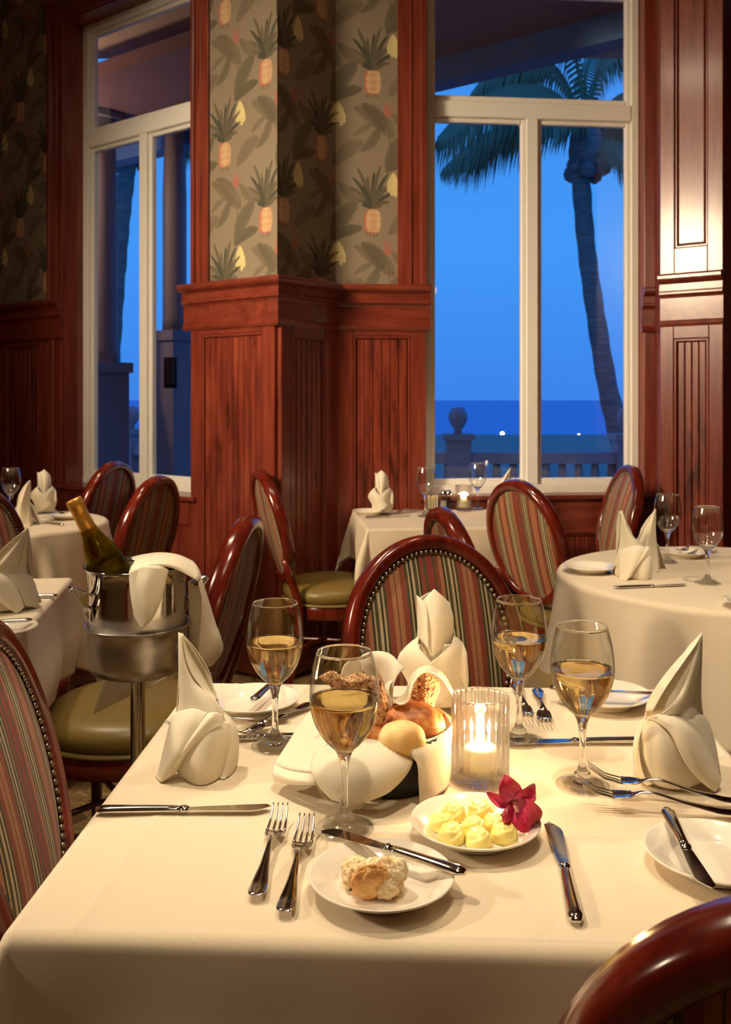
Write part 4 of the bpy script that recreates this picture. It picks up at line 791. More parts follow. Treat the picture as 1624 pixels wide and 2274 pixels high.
N3 = [
 [[(1559, 1405, 0), (1559, 1406, -.001), (1560, 1407, -.001), (1560, 1409, 0)], [(1516, 1456, -.004), (1534, 1446, -.014), (1550, 1450, -.012), (1559, 1460, 0)], [(1480, 1500, -.010), (1510, 1492, -.026), (1540, 1500, -.022), (1557, 1510, 0)], [(1448, 1545, -.010), (1490, 1540, -.034), (1530, 1550, -.030), (1554, 1556, .0)], [(1432, 1590, -.004), (1480, 1590, -.042), (1530, 1596, -.040), (1560, 1590, .0)], [(1424, 1640, .004), (1480, 1650, -.044), (1540, 1650, -.04), (1584, 1640, .004)]],
 [[(1556, 1410, .004), (1540, 1428, .012), (1512, 1458, .012)], [(1546, 1432, -.014), (1520, 1452, -.002), (1486, 1488, .006)], [(1512, 1480, -.032), (1486, 1496, -.016), (1462, 1520, .0)], [(1478, 1530, -.040), (1458, 1540, -.024), (1440, 1556, -.004)], [(1450, 1580, -.044), (1440, 1580, -.03), (1434, 1582, -.008)]],
 [[(1557, 1428, -.004), (1552, 1440, -.010), (1546, 1450, -.014)], [(1554, 1480, -.012), (1536, 1500, -.030), (1520, 1520, -.036)], [(1548, 1530, -.016), (1520, 1550, -.044), (1490, 1568, -.050)], [(1540, 1570, -.020), (1500, 1586, -.050), (1456, 1594, -.050)]],
 [[(1559, 1408, .002), (1540, 1424, .018), (1518, 1452, .006)], [(1557, 1500, .006), (1520, 1500, .045), (1470, 1510, .0)], [(1562, 1590, .010), (1500, 1580, .055), (1432, 1590, .0)], [(1590, 1690, .02), (1510, 1690, .055), (1416, 1690, .02)]],
 # belly
 [[(1432, 1600, -.020), (1460, 1592, -.046), (1500, 1600, -.052), (1530, 1616, -.044)], [(1416, 1640, -.020), (1456, 1632, -.062), (1510, 1650, -.068), (1550, 1670, -.050)], [(1418, 1690, -.024), (1460, 1692, -.066), (1515, 1700, -.070), (1562, 1706, -.048)], [(1440, 1735, -.030), (1472, 1748, -.060), (1515, 1752, -.064), (1560, 1738, -.046)]],
 # sash running from the upper left down to the flap at lower right
 [[(1436, 1594, -.030), (1450, 1588, -.044), (1470, 1586, -.050), (1492, 1586, -.048)], [(1462, 1606, -.056), (1480, 1602, -.062), (1505, 1600, -.060), (1530, 1604, -.046)], [(1490, 1630, -.070), (1510, 1624, -.072), (1535, 1626, -.064), (1560, 1636, -.044)], [(1508, 1668, -.076), (1532, 1660, -.078), (1556, 1664, -.066), (1580, 1676, -.044)], [(1530, 1706, -.076), (1552, 1700, -.078), (1574, 1702, -.066), (1594, 1710, -.046)], [(1560, 1738, -.070), (1574, 1736, -.072), (1588, 1734, -.064), (1601, 1730, -.050)], [(1586, 1757, -.062), (1589, 1757, -.062), (1593, 1752, -.060), (1598, 1744, -.056)]],
 # right shoulder
 [[(1492, 1584, -.034), (1530, 1580, -.020), (1556, 1582, .0)], [(1530, 1602, -.044), (1556, 1596, -.020), (1572, 1600, .004)], [(1562, 1640, -.044), (1576, 1634, -.020), (1586, 1640, .006)], [(1582, 1684, -.040), (1592, 1680, -.020), (1596, 1690, .004)], [(1594, 1720, -.04), (1600, 1720, -.02), (1600, 1724, .0)]],
 # left fold with rolled foot
 [[(1434, 1596, -.016), (1424, 1600, -.004), (1418, 1612, .006)], [(1420, 1640, -.036), (1412, 1640, -.014), (1408, 1650, .004)], [(1422, 1690, -.044), (1412, 1690, -.020), (1408, 1696, .0)], [(1434, 1728, -.05), (1422, 1730, -.030), (1416, 1722, -.006)], [(1450, 1741, -.056), (1438, 1744, -.044), (1426, 1742, -.020)]],
 shell(1505, 1590, 1728, 52, 74, 84, .042)]
n3 = nap(N3, 'tall folded napkin standing at the right of the near table, tip leaning right', DN3, oN3)
DN2 = 1.60; oN2 = tbl(966, 1576)
N2 = [
 [[(965, 1308, 0), (966, 1309, -.002), (968, 1311, -.002), (970, 1313, 0)], [(938, 1338, .002), (955, 1335, -.010), (980, 1332, -.010), (994, 1336, .004)], [(934, 1368, .0), (958, 1368, -.022), (985, 1366, -.018), (1006, 1366, .006)], [(934, 1400, .0), (958, 1402, -.030), (984, 1402, -.026), (1007, 1400, .006)], [(938, 1440, -.006), (955, 1450, -.036), (975, 1450, -.036), (1002, 1436, .0)], [(945, 1500, -.01), (955, 1500, -.036), (975, 1500, -.036), (1000, 1500, .0)]],
 [[(926, 1322, .004), (927, 1323, .002), (929, 1325, .002)], [(927, 1352, .004), (936, 1350, -.012), (946, 1344, -.010)], [(928, 1386, .004), (938, 1390, -.022), (950, 1390, -.030)], [(928, 1420, .004), (938, 1424, -.028), (952, 1446, -.040)]],
 [[(927, 1330, .006), (965, 1314, .02), (1000, 1340, .008)], [(928, 1400, .008), (965, 1390, .05), (1007, 1390, .010)], [(916, 1470, .01), (965, 1460, .06), (1024, 1470, .01)], [(912, 1560, .01), (965, 1550, .06), (1032, 1560, .01)]],
 # crossing shoulders
 [[(930, 1414, -.010), (915, 1424, -.014), (900, 1438, -.008), (888, 1452, .0)], [(930, 1436, -.034), (915, 1444, -.040), (900, 1456, -.030), (884, 1470, -.004)], [(950, 1462, -.048), (935, 1474, -.054), (916, 1486, -.044), (898, 1500, -.01)], [(985, 1500, -.052), (970, 1516, -.058), (945, 1530, -.05), (920, 1540, -.02)], [(1010, 1540, -.05), (990, 1556, -.055), (965, 1566, -.05), (935, 1572, -.02)]],
 [[(1008, 1412, -.004), (1018, 1418, .0), (1028, 1428, .004)], [(1000, 1434, -.030), (1016, 1436, -.022), (1034, 1446, .0)], [(974, 1458, -.052), (1000, 1466, -.044), (1036, 1476, -.006)], [(950, 1478, -.060), (990, 1500, -.054), (1036, 1506, -.01)], [(940, 1500, -.058), (980, 1530, -.054), (1036, 1540, -.01)]],
 [[(1028, 1428, .0), (1036, 1448, -.010), (1038, 1470, -.012)], [(1024, 1450, -.012), (1034, 1470, -.026), (1040, 1495, -.022)], [(1020, 1480, -.016), (1030, 1500, -.032), (1040, 1520, -.028)], [(1018, 1500, -.02), (1028, 1514, -.032), (1034, 1526, -.030)]],
 shell(970, 1430, 1572, 40, 56, 62, .042)]
n2 = nap(N2, 'folded napkin with twin tips standing behind the bread basket', DN2, oN2)
def napc(src, px, py, rz, label, s=1.0, zr=.7507, name=None):
    c = src.copy(); C.objects.link(c); X, Y, Z = tbl(px, py, .7505); c.location = (X, Y, zr); c.rotation_euler[2] = R(rz); c.scale = (s,)*3; return tag(c, label, 'napkin', 'folded cloth napkins')
napc(n1, 1410, 1283, 10, 'front one of the two folded napkins on the right round table', 1.02)
napc(n1, 1438, 1262, 150, 'back one of the two folded napkins on the right round table', .98)
napc(n2, 848, 1143, 0, 'small folded napkin standing on the table under the right window', .98)
napc(n3, 1120, 1133, 20, 'folded napkin with just its tip showing above the striped chair back', 1.0)
napc(n3, 22, 1352, 0, 'tall folded napkin on the square left table, cut by the left edge', 1.02)
napc(n1, 58, 1165, 170, 'left of the two folded napkins on the far left table', .98)
napc(n2, 98, 1140, 25, 'right of the two folded napkins on the far left table', .98)
# ================================================================= bread basket and its cloth
DB = 1.31; bx = empty('bread_basket', (.035, DB, .7508), 0, 'dark woven bread basket wrapped in a napkin at the middle of the near table', 'basket')
def rw(r, z, a): return r*(1+.012*sin(a*40+(0 if int(z*260) % 2 else pi)))
MB().lathe([(.062, .0), (.066, .003), (.068, .02), (.070, .04), (.073, .062), (.076, .070), (.073, .072), (.069, .062), (.064, .02), (.060, .005)], 160, rmod=rw, closed=True).build('basket_wall', 'black', bx)
MB().lathe([(.01, .001), (.062, .001), (.062, .006), (.01, .006)], 40).build('basket_base', 'black', bx)
BO = (.035, DB, .7508)
CL = [
 # big lobed flap in front
 [[(700, 1668, -.050), (745, 1648, -.050), (800, 1640, -.058), (860, 1650, -.062), (915, 1676, -.058)], [(692, 1690, -.080), (745, 1678, -.088), (800, 1672, -.094), (860, 1680, -.094), (916, 1694, -.078)], [(692, 1715, -.098), (745, 1718, -.112), (800, 1716, -.118), (860, 1712, -.112), (908, 1712, -.088)], [(708, 1745, -.108), (750, 1758, -.122), (806, 1758, -.126), (860, 1744, -.118), (896, 1728, -.092)], [(738, 1777, -.112), (772, 1784, -.122), (812, 1780, -.124), (856, 1764, -.116), (884, 1742, -.092)]],
 # edge that tucks under the flap
 [[(760, 1775, -.116), (790, 1780, -.11), (815, 1776, -.10)], [(764, 1800, -.104), (786, 1800, -.098), (806, 1788, -.09)], [(766, 1810, -.10), (780, 1808, -.094), (800, 1796, -.088)]],
 # left fold: raised triangle and its turned band
 [[(712, 1556, .03), (735, 1560, .02), (762, 1600, -.03)], [(672, 1600, .02), (704, 1612, -.01), (735, 1640, -.045)], [(640, 1650, .005), (674, 1664, -.03), (712, 1682, -.065)], [(609, 1698, -.02), (645, 1710, -.05), (698, 1716, -.085)]],
 [[(609, 1698, -.02), (645, 1712, -.052), (700, 1720, -.088)], [(606, 1716, -.036), (645, 1730, -.068), (700, 1736, -.096)], [(609, 1735, -.04), (650, 1742, -.070), (704, 1743, -.096)]],
 [[(712, 1556, .03), (700, 1610, .03), (660, 1690, .01), (612, 1702, -.018)], [(745, 1600, .0), (735, 1640, -.02), (700, 1700, -.03), (640, 1712, -.045)]],
 # right side hanging down round the basket
 [[(870, 1628, -.046), (905, 1640, -.056), (950, 1642, -.046), (990, 1622, -.020), (1006, 1606, .0)], [(905, 1664, -.074), (925, 1668, -.080), (955, 1664, -.066), (985, 1650, -.038), (1003, 1640, -.006)], [(926, 1694, -.082), (940, 1700, -.084), (962, 1698, -.070), (985, 1690, -.044), (1000, 1686, -.012)], [(930, 1740, -.084), (945, 1742, -.086), (965, 1738, -.072), (986, 1726, -.046), (999, 1720, -.014)], [(932, 1782, -.084), (948, 1778, -.084), (970, 1766, -.070), (988, 1754, -.046), (999, 1744, -.014)]],
 # small curl in front of the pale roll
 [[(845, 1652, -.060), (856, 1632, -.052), (868, 1624, -.048), (880, 1626, -.050)], [(850, 1664, -.066), (866, 1648, -.064), (880, 1642, -.062), (900, 1656, -.066)], [(858, 1676, -.070), (880, 1668, -.072), (902, 1668, -.076), (924, 1690, -.080)]],
 # ribbons at the back
 [[(757, 1500, -.01), (766, 1476, .0), (784, 1464, .012), (802, 1470, .02), (806, 1490, .01)], [(764, 1530, -.01), (778, 1508, .002), (794, 1500, .012), (806, 1506, .018), (812, 1522, .01)], [(790, 1560, -.0), (800, 1545, .01), (812, 1540, .016), (822, 1545, .02), (828, 1560, .01)]],
 [[(788, 1470, .03), (810, 1452, .03), (838, 1446, .02), (866, 1452, .012), (886, 1470, .0), (898, 1484, -.008)], [(806, 1486, .026), (826, 1468, .02), (848, 1464, .010), (868, 1474, .0), (880, 1490, -.012), (884, 1500, -.016)], [(822, 1512, .026), (838, 1500, .018), (852, 1500, .008), (866, 1508, -.004), (872, 1518, -.014), (874, 1524, -.018)], [(836, 1548, .03), (848, 1544, .02), (856, 1546, .010), (864, 1550, .0), (868, 1556, -.01), (872, 1560, -.014)], [(852, 1580, .03), (856, 1580, .02), (862, 1580, .014), (868, 1578, .006), (872, 1576, .0), (876, 1574, -.006)]],
 [[(884, 1500, -.016), (866, 1524, -.016), (868, 1550, -.020), (888, 1566, -.028), (908, 1556, -.030), (916, 1524, -.022), (934, 1498, -.012), (958, 1492, -.002), (984, 1510, .012), (1006, 1546, .02)], [(876, 1490, .002), (856, 1520, .006), (858, 1542, .002), (884, 1548, -.006), (902, 1536, -.008), (910, 1508, .002), (930, 1484, .010), (960, 1480, .018), (988, 1500, .03), (1008, 1538, .04)]],
 # inner wall of the cloth
 [[(720, 1600, .0), (760, 1572, .05), (840, 1560, .075), (930, 1560, .07), (985, 1580, .03), (1004, 1610, .0)], [(735, 1680, .0), (765, 1660, .05), (845, 1650, .07), (925, 1650, .065), (975, 1665, .03), (990, 1690, .0)]]]
bc = drape('bread_cloth', DB, BO, CL, 'napkin', zmin=0.0); tag(bc, 'cream napkin draped in loose folds over the bread basket', 'napkin')
mb = MB(); v, f = patch([[un(868, 1772, 1.245)-BO, un(885, 1768, 1.24)-BO, un(905, 1778, 1.235)-BO], [un(842, 1786, 1.235)-BO, un(866, 1790, 1.23)-BO, un(890, 1788, 1.23)-BO]], 8, 8)
# rolls
def blobmesh(name, mat, loc, rad, label, cat, group=None, seed=0, amp=.06, n=36, m=22, freq=3.0, rot=(0, 0, 0), slash=False):
    r_ = np.random.default_rng(seed); K_ = r_.normal(size=(10, 3))*freq; ph = r_.uniform(0, 6.28, 10); vs = []
    for i in range(m+1):
        t_ = pi*i/m
        for j in range(n):
            a = 2*pi*j/n; d = np.array((sin(t_)*cos(a), sin(t_)*sin(a), cos(t_))); s = 1+amp*np.sum(np.sin(K_@d+ph))/3+amp*.35*np.sum(np.sin(K_@d*3.1+ph*2))/3*(n > 50)
            if slash and d[2] > 0: s -= .05*math.exp(-(d[0]+.3*d[1])**2/.006)
            vs.append(d*s*np.array(rad))
    fs = [(i*n+j, (i+1)*n+j, (i+1)*n+(j+1) % n, i*n+(j+1) % n) for i in range(m) for j in range(n)]
    o = obj(name, vs, fs, mat, loc=loc); bm = bmesh.new(); bm.from_mesh(o.data); bmesh.ops.remove_doubles(bm, verts=bm.verts, dist=1e-5); bm.to_mesh(o.data); bm.free(); o.rotation_euler = rot
    return tag(o, label, cat, group)
RG = 'rolls in the bread basket'
blobmesh('bread_roll', 'crust', un(915, 1612, 1.30), (.046, .036, .034), 'golden brown crusty roll on top of the basket', 'bread', RG, 1, .035, rot=(0, .1, .2), slash=True)
blobmesh('bread_roll', 'pale_roll', un(893, 1640, 1.255), (.032, .026, .024), 'pale floury roll in front of the brown roll', 'bread', RG, 2, .03)
blobmesh('bread_roll', 'crust', un(822, 1640, 1.275), (.026, .026, .026), 'small brown roll behind the nearest wine glass', 'bread', RG, 3, .04)
blobmesh('bread_roll', 'crust', un(962, 1620, 1.345), (.030, .026, .030), 'brown roll partly hidden beside the candle holder', 'bread', RG, 4, .04)
def crisp(D, rows, label):
    W = [[un(p[0], p[1], D+p[2]) for p in r] for r in rows]; c = W[0][0].copy(); v, f = patch([[q-c for q in r] for r in W], 16, 12)
    o = obj('seeded_crispbread', v, f, 'crisp', recalc=False, loc=c); solid(o, .004, 0); return tag(o, label, 'crispbread', 'seeded crispbreads in the basket')
crisp(1.268, [[(708, 1503, .0), (738, 1490, .0), (752, 1500, 0)], [(730, 1520, .0), (765, 1508, .0), (775, 1518, -.01)], [(745, 1540, .0), (800, 1500, .01), (835, 1512, .02)], [(790, 1575, .0), (830, 1560, .01), (850, 1560, .02)]], 'jagged seeded crispbread seen through the nearest glass')
crisp(1.275, [[(825, 1500, 0), (842, 1506, .0), (852, 1530, 0)], [(822, 1550, .0), (845, 1556, -.01), (862, 1570, 0)], [(812, 1610, .0), (832, 1616, -.01), (846, 1612, 0)], [(805, 1650, 0), (824, 1652, 0), (838, 1640, 0)]], 'narrow upright seeded crispbread left of the brown roll')
crisp(1.335, [[(922, 1498, 0), (945, 1494, -.01), (972, 1508, 0)], [(912, 1530, .0), (945, 1532, -.012), (976, 1530, 0)], [(910, 1562, 0), (940, 1570, -.01), (966, 1556, 0)], [(918, 1600, .0), (945, 1606, -.01), (958, 1590, 0)]], 'seeded crispbread standing behind the brown roll, below the napkin')

# ================================================================= candle in a ribbed glass
def candle(px, py, label, flame_mat, watt, s=1.0):
    X, Y, Z = tbl(px, py); t = empty('candle_holder', (X, Y, .7507), 0, label, 'candle', 'ribbed glass candle holders')
    nr = 26; rib = lambda r, z, a: r+(.0018*abs(cos(a*nr/2))-.0006 if r > .0365 and z > .004 else 0)-(.0009*abs(sin(a*nr/2)) if z > .115 else 0)
    MB().lathe([(.001, 0), (.034, 0), (.0378, .003), (.0388, .008), (.0388, .04), (.0388, .08), (.0390, .111), (.0394, .1155), (.0380, .1185), (.0355, .1175), (.0345, .112), (.0345, .08), (.0345, .03), (.033, .016), (.001, .014)], 208, rmod=rib).build('ribbed_glass', 'rib_glass', t)
    w_ = MB().lathe([(.001, .0145), (.021, .0145), (.0215, .018), (.0215, .046), (.020, .048), (.0035, .046), (.001, .046)], 32).build('candle_wax', 'wax', t)
    MB().tube([(0, 0, .045), (.0004, 0, .051), (.001, 0, .055)], .0009, 6).build('wick', 'black', t)
    MB().lathe([(.0006, .052), (.0045, .055), (.0062, .061), (.0050, .070), (.0026, .079), (.0004, .087)], 16).build('flame', flame_mat, t)
    if watt:
        l = bpy.data.lights.new('candle_light', 'POINT'); l.energy = watt; l.color = (1, .60, .27); l.shadow_soft_size = .008; o = bpy.data.objects.new('candle_light', l); C.objects.link(o); o.location = (X, Y, .7507+.078)
    return t
candle(1067, 1735, 'ribbed glass candle holder glowing on the near table beside the orchid', 'flame', 10)
candle(1030, 1134, 'small ribbed candle holder glowing on the table under the right window', 'flame_far', .6)
candle(1668, 1262, 'ribbed candle holder cut off by the right edge on the round table', 'flame_far', .3)

# ================================================================= butter rosettes and orchid
def rosette():
    vs = []; n = 48; m = 14
    for i in range(m+1):
        q = i/m
        for j in range(n):
            a = 2*pi*j/n; r = .0170*sin(q*pi/2)**.85; z = .0150*(1-q**2.3)
            k = 2.5 if q < .45 else 3
            pet = .5+.5*sin(k*a+q*13+(q > .45)*1.1); z += .0028*pet*sin(q*pi)*(1 if q < .5 else .9); r *= 1+.07*(pet-.5)*q
            z -= .0018*(abs((a*k/(2*pi)+q*2.0) % 1-.5) < .07)*sin(q*pi)
            vs.append((r*cos(a), r*sin(a), z+.0004))
    vs += [(.0160*cos(2*pi*j/n), .0160*sin(2*pi*j/n), 0) for j in range(n)]
    fs = [(i*n+j, (i+1)*n+j, (i+1)*n+(j+1) % n, i*n+(j+1) % n) for i in range(m+1) for j in range(n)]+[tuple((m+1)*n+j for j in range(n))]
    return obj('butter_rosette', vs, fs, 'butter')
ro = rosette(); ros = [(1008, 1800, 1.0, 'butter rosette at the back left of the heap'), (1067, 1797, 1.05, 'butter rosette at the back of the heap beside the orchid'), (982, 1822, 1.0, 'butter rosette at the far left of the heap'), (1052, 1832, 1.0, 'butter rosette in the middle of the heap'),
       (1100, 1822, .95, 'butter rosette under the orchid petals'), (1004, 1848, 1.05, 'butter rosette at the front left of the heap'), (1063, 1857, 1.0, 'butter rosette at the very front of the heap'), (1120, 1846, 1.05, 'butter rosette at the front right of the heap')]
for k, (px, py, s, lab) in enumerate(ros):
    c = ro if k == 0 else ro.copy()
    if k: C.objects.link(c)
    z = .7507+.0066; X, Y, Z = tbl(px, py-2, .768); c.location = (X, Y, z); c.scale = (s*.92, s*.92, s*1.05); c.rotation_euler = (0, 0, k*1.3); tag(c, lab, 'butter', 'butter rosettes on the plate')
oc = un(1142, 1782, 1.135); orc = empty('orchid', oc, 0, 'magenta orchid bloom resting on the rim of the butter plate', 'flower')
def petal(pts_c, w_, cup, ymid, mat='orchid', nm='petal'):
    # centreline in pixel offsets (dx, dy, depth), width profile in pixels
    s = 1.135/FPX; c_ = [np.array((x*s, d, -y*s)) for x, y, d in pts_c]; q = cr(c_, np.linspace(0, 1, 12)); vs = []
    for i, p in enumerate(q):
        d = q[min(i+1, 11)]-q[max(i-1, 0)]; d /= np.linalg.norm(d)+1e-9; sd = np.cross(d, (0, 1, 0)); sd /= np.linalg.norm(sd)+1e-9
        t_ = i/11; ww = w_*s*(sin(pi*min(1, .08+t_*.90)**.8)**.75+.05)*(1 if t_ < .97 else .6)
        for k in range(9):
            e = (k-4)/4; rip = .0010*sin(e*7+i*.8)*t_; vs.append(p+sd*ww*e+np.array((0, -cup*(e*e)*ww*3.0+ymid*sin(pi*t_)+rip, 0)))
    fs = [(i*9+k, i*9+k+1, (i+1)*9+k+1, (i+1)*9+k) for i in range(11) for k in range(8)]
    o = obj(nm, vs, fs, mat, orc, recalc=False); solid(o, .0007, 0, 1); return o
petal([(0, -4, 0), (-10, -30, -.004), (-18, -50, -.006), (-22, -64, -.002)], 25, .15, -.004)
petal([(4, -2, 0), (20, -18, -.003), (36, -32, -.004), (48, -38, .004)], 19, .2, -.003)
petal([(-4, -2, 0), (-24, -8, -.002), (-42, -12, .0), (-60, -18, .006)], 15, .2, -.002)
petal([(2, 2, 0), (20, 14, -.008), (40, 26, -.008), (58, 38, .0)], 34, .12, -.006)
petal([(-2, 4, 0), (2, 26, -.006), (6, 44, -.008), (6, 58, -.004)], 19, .2, -.004)
petal([(-2, 0, -.004), (-16, 12, -.014), (-22, 26, -.016), (-14, 44, -.010)], 11, -.3, -.004, 'orchid_lip', 'lip')
MB().tube([(0, 0, 0), (.001, -.008, -.001), (.002, -.013, -.006)], [.004, .0035, .002], 10).build('column', 'orchid_column', orc)
MB().tube([(0, .002, 0), (-.006, .004, -.010), (-.016, .002, -.017)], .0014, 6).build('stem', 'green', orc)
# torn bread on the front plate
t = empty('torn_bread', (un(825, 1950, 1.0)[0], 1.0, .7575), 0, 'torn white roll with a flaky crust on the front bread plate', 'bread')
def chunk(name, mat, px, py, D, rad, seed, amp, fr_=4.0, rot=(0, 0, 0)):
    p = un(px, py, D)-np.array(t.location); o = blobmesh(name, mat, p, rad, None, None, None, seed, amp, 84, 56, fr_, rot); o.parent = t; o['label'] = {'torn_crust': 'flaky golden crust'}.get(mat, 'soft white crumb'); return o
chunk('crumb', 'crumb', 790, 1938, 1.010, (.017, .016, .015), 11, .12, 6); chunk('crumb', 'crumb', 866, 1942, 1.000, (.018, .017, .019), 12, .12, 6); chunk('crumb', 'crumb', 830, 1945, 1.005, (.026, .017, .017), 13, .10, 5)
chunk('crust', 'torn_crust', 822, 1958, .985, (.019, .009, .019), 14, .10, 5, (.3, 0, .2)); chunk('crumb', 'crumb', 858, 1972, .985, (.012, .009, .011), 15, .12, 6)
for k, (px, py) in enumerate(((738, 1926), (764, 1901), (803, 1884), (748, 1938), (905, 1925))):
    X, Y, Z = tbl(px, py, .762); o = blobmesh('bread_crumb', 'crumb', (X, Y, .7618+.004*(k == 1)), (.0016, .0012, .001), 'tiny bread crumb on the front plate', 'crumb', 'crumbs on the front bread plate', 30+k, .1, 8, 6)

# ================================================================= ice bucket on its stand, bottle, cloth
BX, BY = (306-CXP)*1.95/FPX, 1.95
t = empty('ice_bucket', (BX, BY, 0), R(28), 'polished steel ice bucket frosted on its lower half', 'bucket')
MB().lathe([(.002, .728), (.085, .728), (.093, .735), (.096, .80), (.0985, .90), (.1005, .922), (.106, .930), (.109, .9335), (.1085, .9355), (.104, .934), (.0985, .926), (.0965, .90), (.094, .80), (.091, .738), (.083, .732), (.002, .732)], 96).build('bucket_wall', 'bucket', t)
for sg in (-1, 1):
    a0 = .0985
    h = [(sg*(a0), -.02, .885), (sg*(a0+.012), -.02, .892), (sg*(a0+.036), -.022, .903), (sg*(a0+.040), -.022, .897), (sg*(a0+.022), -.020, .874), (sg*(a0+.006), -.02, .862), (sg*(a0-.001), -.02, .856)]
    mb = MB(); q = cr([np.array(p) for p in h], np.linspace(0, 1, 26)); vs = []
    for p in q: vs += [p+np.array((0, -.013, 0)), p+np.array((0, .013, 0))]
    o = obj('handle', vs, [(2*i, 2*i+1, 2*i+3, 2*i+2) for i in range(25)], 'steel', t, recalc=False); solid(o, .003)
    mb = MB(); vs = [(sg*(a0+.002), -.032, .862), (sg*(a0+.002), -.008, .862), (sg*(a0-.001), -.02, .832)]
    o = obj('handle_tab', vs, [(0, 1, 2)], 'steel', t, smooth=False, recalc=False); solid(o, .003)
t = empty('bucket_stand', (BX, BY, 0), 0, 'brushed steel stand with a cup and pole holding the ice bucket', 'stand')
MB().lathe([(.002, .712), (.070, .712), (.090, .720), (.0985, .742), (.1010, .78), (.1015, .806), (.108, .812), (.1105, .8145), (.109, .8165), (.102, .8145), (.0995, .80), (.0985, .76), (.096, .742), (.088, .727), (.070, .7235), (.002, .7235)], 96).build('cup', 'holder', t)
MB().lathe([(.015, .02), (.015, .70), (.022, .712)], 32).build('pole', 'steel', t); MB().lathe([(.002, .0), (.13, .0), (.135, .006), (.12, .014), (.03, .024), (.016, .03)], 48).build('base', 'holder', t)
# bottle: leans to the left in the bucket
bt = empty('wine_bottle', (0, 0, 0), 0, 'green wine bottle with gold foil neck leaning in the ice bucket', 'bottle')
BPr = [(.001, .0), (.032, .0), (.0385, .004), (.0400, .012), (.0400, .13), (.0392, .15), (.036, .17), (.030, .19), (.0235, .208), (.0185, .225), (.0160, .24), (.0148, .262), (.0146, .296), (.0125, .2985), (.0125, .29)]
po = smooth_prof(BPr, 90); pin = [(max(.0008, r-.0026), z) for r, z in smooth_prof([(.001, .006), (.030, .006), (.0385, .012), (.0400, .02), (.0400, .13), (.0392, .15), (.036, .17), (.030, .19), (.0235, .208), (.0185, .225), (.0160, .24), (.0148, .262), (.0146, .29)], 60)]
MB().lathe(po+pin[::-1], 64).build('bottle_glass', 'bottle', bt)
wn = [(r+.0003, z) for r, z in pin if z < .235]; MB().lathe([(.0008, .0062)]+wn[1:]+[(.0008, wn[-1][1])], 48).build('wine', 'wine', bt)
MB().lathe([(.0165, .222), (.0172, .2225), (.0158, .262), (.0158, .281), (.0166, .2815), (.0170, .287), (.0168, .297), (.0150, .3005), (.0135, .3000), (.0120, .2985), (.001, .2985), (.001, .2975), (.012, .297), (.0145, .295), (.0145, .26), (.0165, .222)], 48, closed=True).build('foil', 'foil', bt)
from mathutils import Vector
tip = Vector(un(163, 1110, 1.93)); bot = Vector((BX+.03, BY+.012, .742)); dr = (tip-bot).normalized(); bt.location = tip-dr*.299; bt.rotation_euler = dr.to_track_quat('Z', 'Y').to_euler()
# service napkin over the rim
WC_ = [
 [[(292, 1238, .07), (316, 1232, .06), (356, 1227, .07), (396, 1232, .07), (428, 1246, .05)], [(300, 1244, -.02), (320, 1240, -.03), (356, 1236, -.01), (400, 1240, .0), (438, 1258, .0)], [(290, 1262, -.085), (316, 1254, -.105), (350, 1250, -.100), (395, 1256, -.07), (446, 1280, -.03)], [(287, 1282, -.105), (306, 1268, -.118), (340, 1258, -.112), (386, 1262, -.085), (440, 1290, -.05)]],
 # tongue in front
 [[(287, 1268, -.106), (306, 1262, -.117), (334, 1256, -.116), (356, 1256, -.112), (374, 1266, -.096)], [(288, 1300, -.110), (306, 1290, -.118), (332, 1282, -.122), (352, 1286, -.118), (367, 1300, -.104)], [(293, 1340, -.112), (306, 1335, -.122), (328, 1328, -.128), (345, 1330, -.122), (357, 1334, -.112)], [(301, 1372, -.112), (310, 1370, -.120), (325, 1368, -.126), (338, 1364, -.122), (348, 1356, -.114)], [(315, 1396, -.114), (317, 1395, -.118), (322, 1392, -.12), (328, 1386, -.12), (336, 1378, -.116)]],
 [[(312, 1256, -.120), (334, 1256, -.122), (358, 1260, -.118)], [(302, 1300, -.124), (322, 1300, -.132), (352, 1296, -.122)], [(308, 1350, -.124), (322, 1345, -.132), (345, 1338, -.124)], [(316, 1390, -.118), (328, 1380, -.124), (340, 1366, -.118)]],
 # fall at the right
 [[(428, 1246, .04), (440, 1262, .02), (446, 1280, -.02), (440, 1290, -.045)], [(445, 1290, .07), (456, 1310, .05), (458, 1330, .0), (448, 1340, -.03)], [(452, 1350, .08), (474, 1370, .06), (470, 1390, .01), (444, 1400, -.01)], [(440, 1420, .08), (484, 1410, .07), (484, 1420, .02), (440, 1440, .0)], [(430, 1470, .08), (492, 1442, .07), (480, 1460, .03), (440, 1476, .01)], [(432, 1484, .08), (470, 1476, .07), (466, 1480, .04), (436, 1488, .02)]],
 [[(418, 1290, .01), (430, 1300, .0), (440, 1300, -.02)], [(420, 1360, .02), (436, 1370, .0), (450, 1370, -.01)], [(420, 1430, .04), (436, 1440, .02), (452, 1440, .01)], [(426, 1484, .06), (440, 1486, .05), (456, 1484, .04)]],
 # tail passing behind the cup and hanging at lower left
 [[(430, 1482, .08), (380, 1490, .14), (300, 1480, .13), (240, 1470, .12)], [(420, 1486, .08), (370, 1500, .14), (296, 1500, .13), (232, 1496, .11)], [(396, 1490, .08), (350, 1516, .14), (284, 1530, .12), (222, 1535, .11)], [(392, 1492, .08), (330, 1526, .13), (268, 1556, .12), (207, 1586, .11)]]]
sn = drape('service_napkin', BY, (BX, BY, .93), WC_, 'napkin', .0016); tag(sn, 'white cloth draped over the rim of the ice bucket', 'napkin')

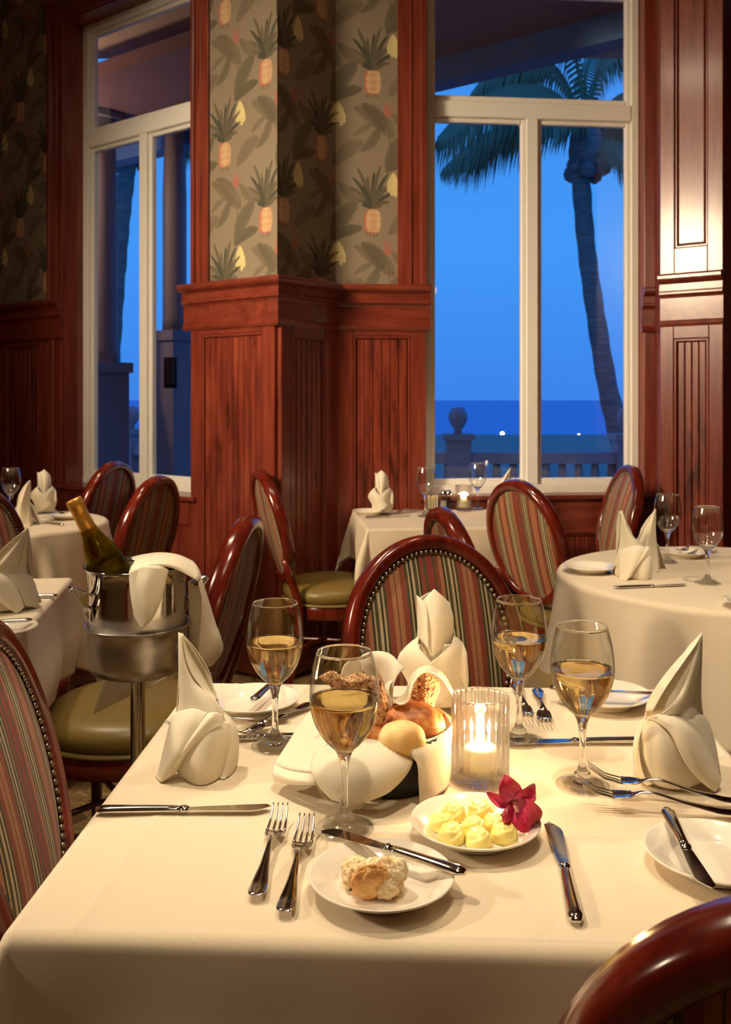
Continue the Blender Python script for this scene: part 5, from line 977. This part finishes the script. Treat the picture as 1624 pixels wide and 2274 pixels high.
# ================================================================= small things on the table under the right window
X, Y, Z = tbl(962, 1131)
t = empty('condiment_caddy', (X, Y, .7507), R(10), 'clear caddy of sugar packets beside the small candle', 'caddy')
mb = MB()
for b in ((-.035, .035, -.026, -.023, 0, .05), (-.035, .035, .023, .026, 0, .05), (-.035, -.032, -.023, .023, 0, .05), (.032, .035, -.023, .023, 0, .05), (-.032, .032, -.023, .023, 0, .003)): mb.box(*b)
mb.build('tray', 'pane', t, smooth=False)
mb = MB(); mb.box(-.028, -.018, -.018, .018, .004, .066); mb.build('sugar_packet', 'napkin_far', t, smooth=False)
for k, (x, c) in enumerate(((-.012, 'butter'), (.0, 'napkin_far'), (.012, 'china'))): MB().box(x, x+.006, -.018, .018, .004, .062+.003*k).build('sugar_packet', c, t, smooth=False)
for k, (px, lab) in enumerate(((986, 'silver-topped glass shaker left of its twin beside the caddy'), (997, 'silver-topped glass shaker next to the small candle'))):
    X, Y, Z = tbl(px, 1133); t = empty('salt_shaker' if k == 0 else 'pepper_shaker', (X, Y, .7507), 0, lab, 'shaker', 'shakers under the right window')
    MB().lathe([(.001, 0), (.015, 0), (.017, .004), (.015, .06), (.013, .068), (.001, .068)], 20).build('shaker_body', 'glass', t); MB().lathe([(.0142, .066), (.0148, .07), (.0145, .084), (.010, .092), (.001, .095)], 20).build('cap', 'steel', t)
    MB().lathe([(.001, .003), (.012, .003), (.0125, .045), (.001, .045)], 16).build('salt' if k == 0 else 'pepper', 'china' if k == 0 else 'black', t)

# light passing through the clear glass on the near table
for o in bpy.data.objects:
    if o.type != 'MESH': continue
    nm = o.name.split('.')[0]; near = (o.parent.location.y if o.parent else o.location.y) < 2
    if nm in ('glass_bowl', 'wine', 'ribbed_glass') and near: o.cycles.is_caustics_caster = True
    if nm in ('tablecloth', 'bread_plate', 'bread_cloth', 'folded_napkin') and near: o.cycles.is_caustics_receiver = True
for o in bpy.data.objects:
    if o.type == 'LIGHT' and o.name.split('.')[0] in ('table_downlight', 'candle_light'): o.data.cycles.is_caustics_light = True
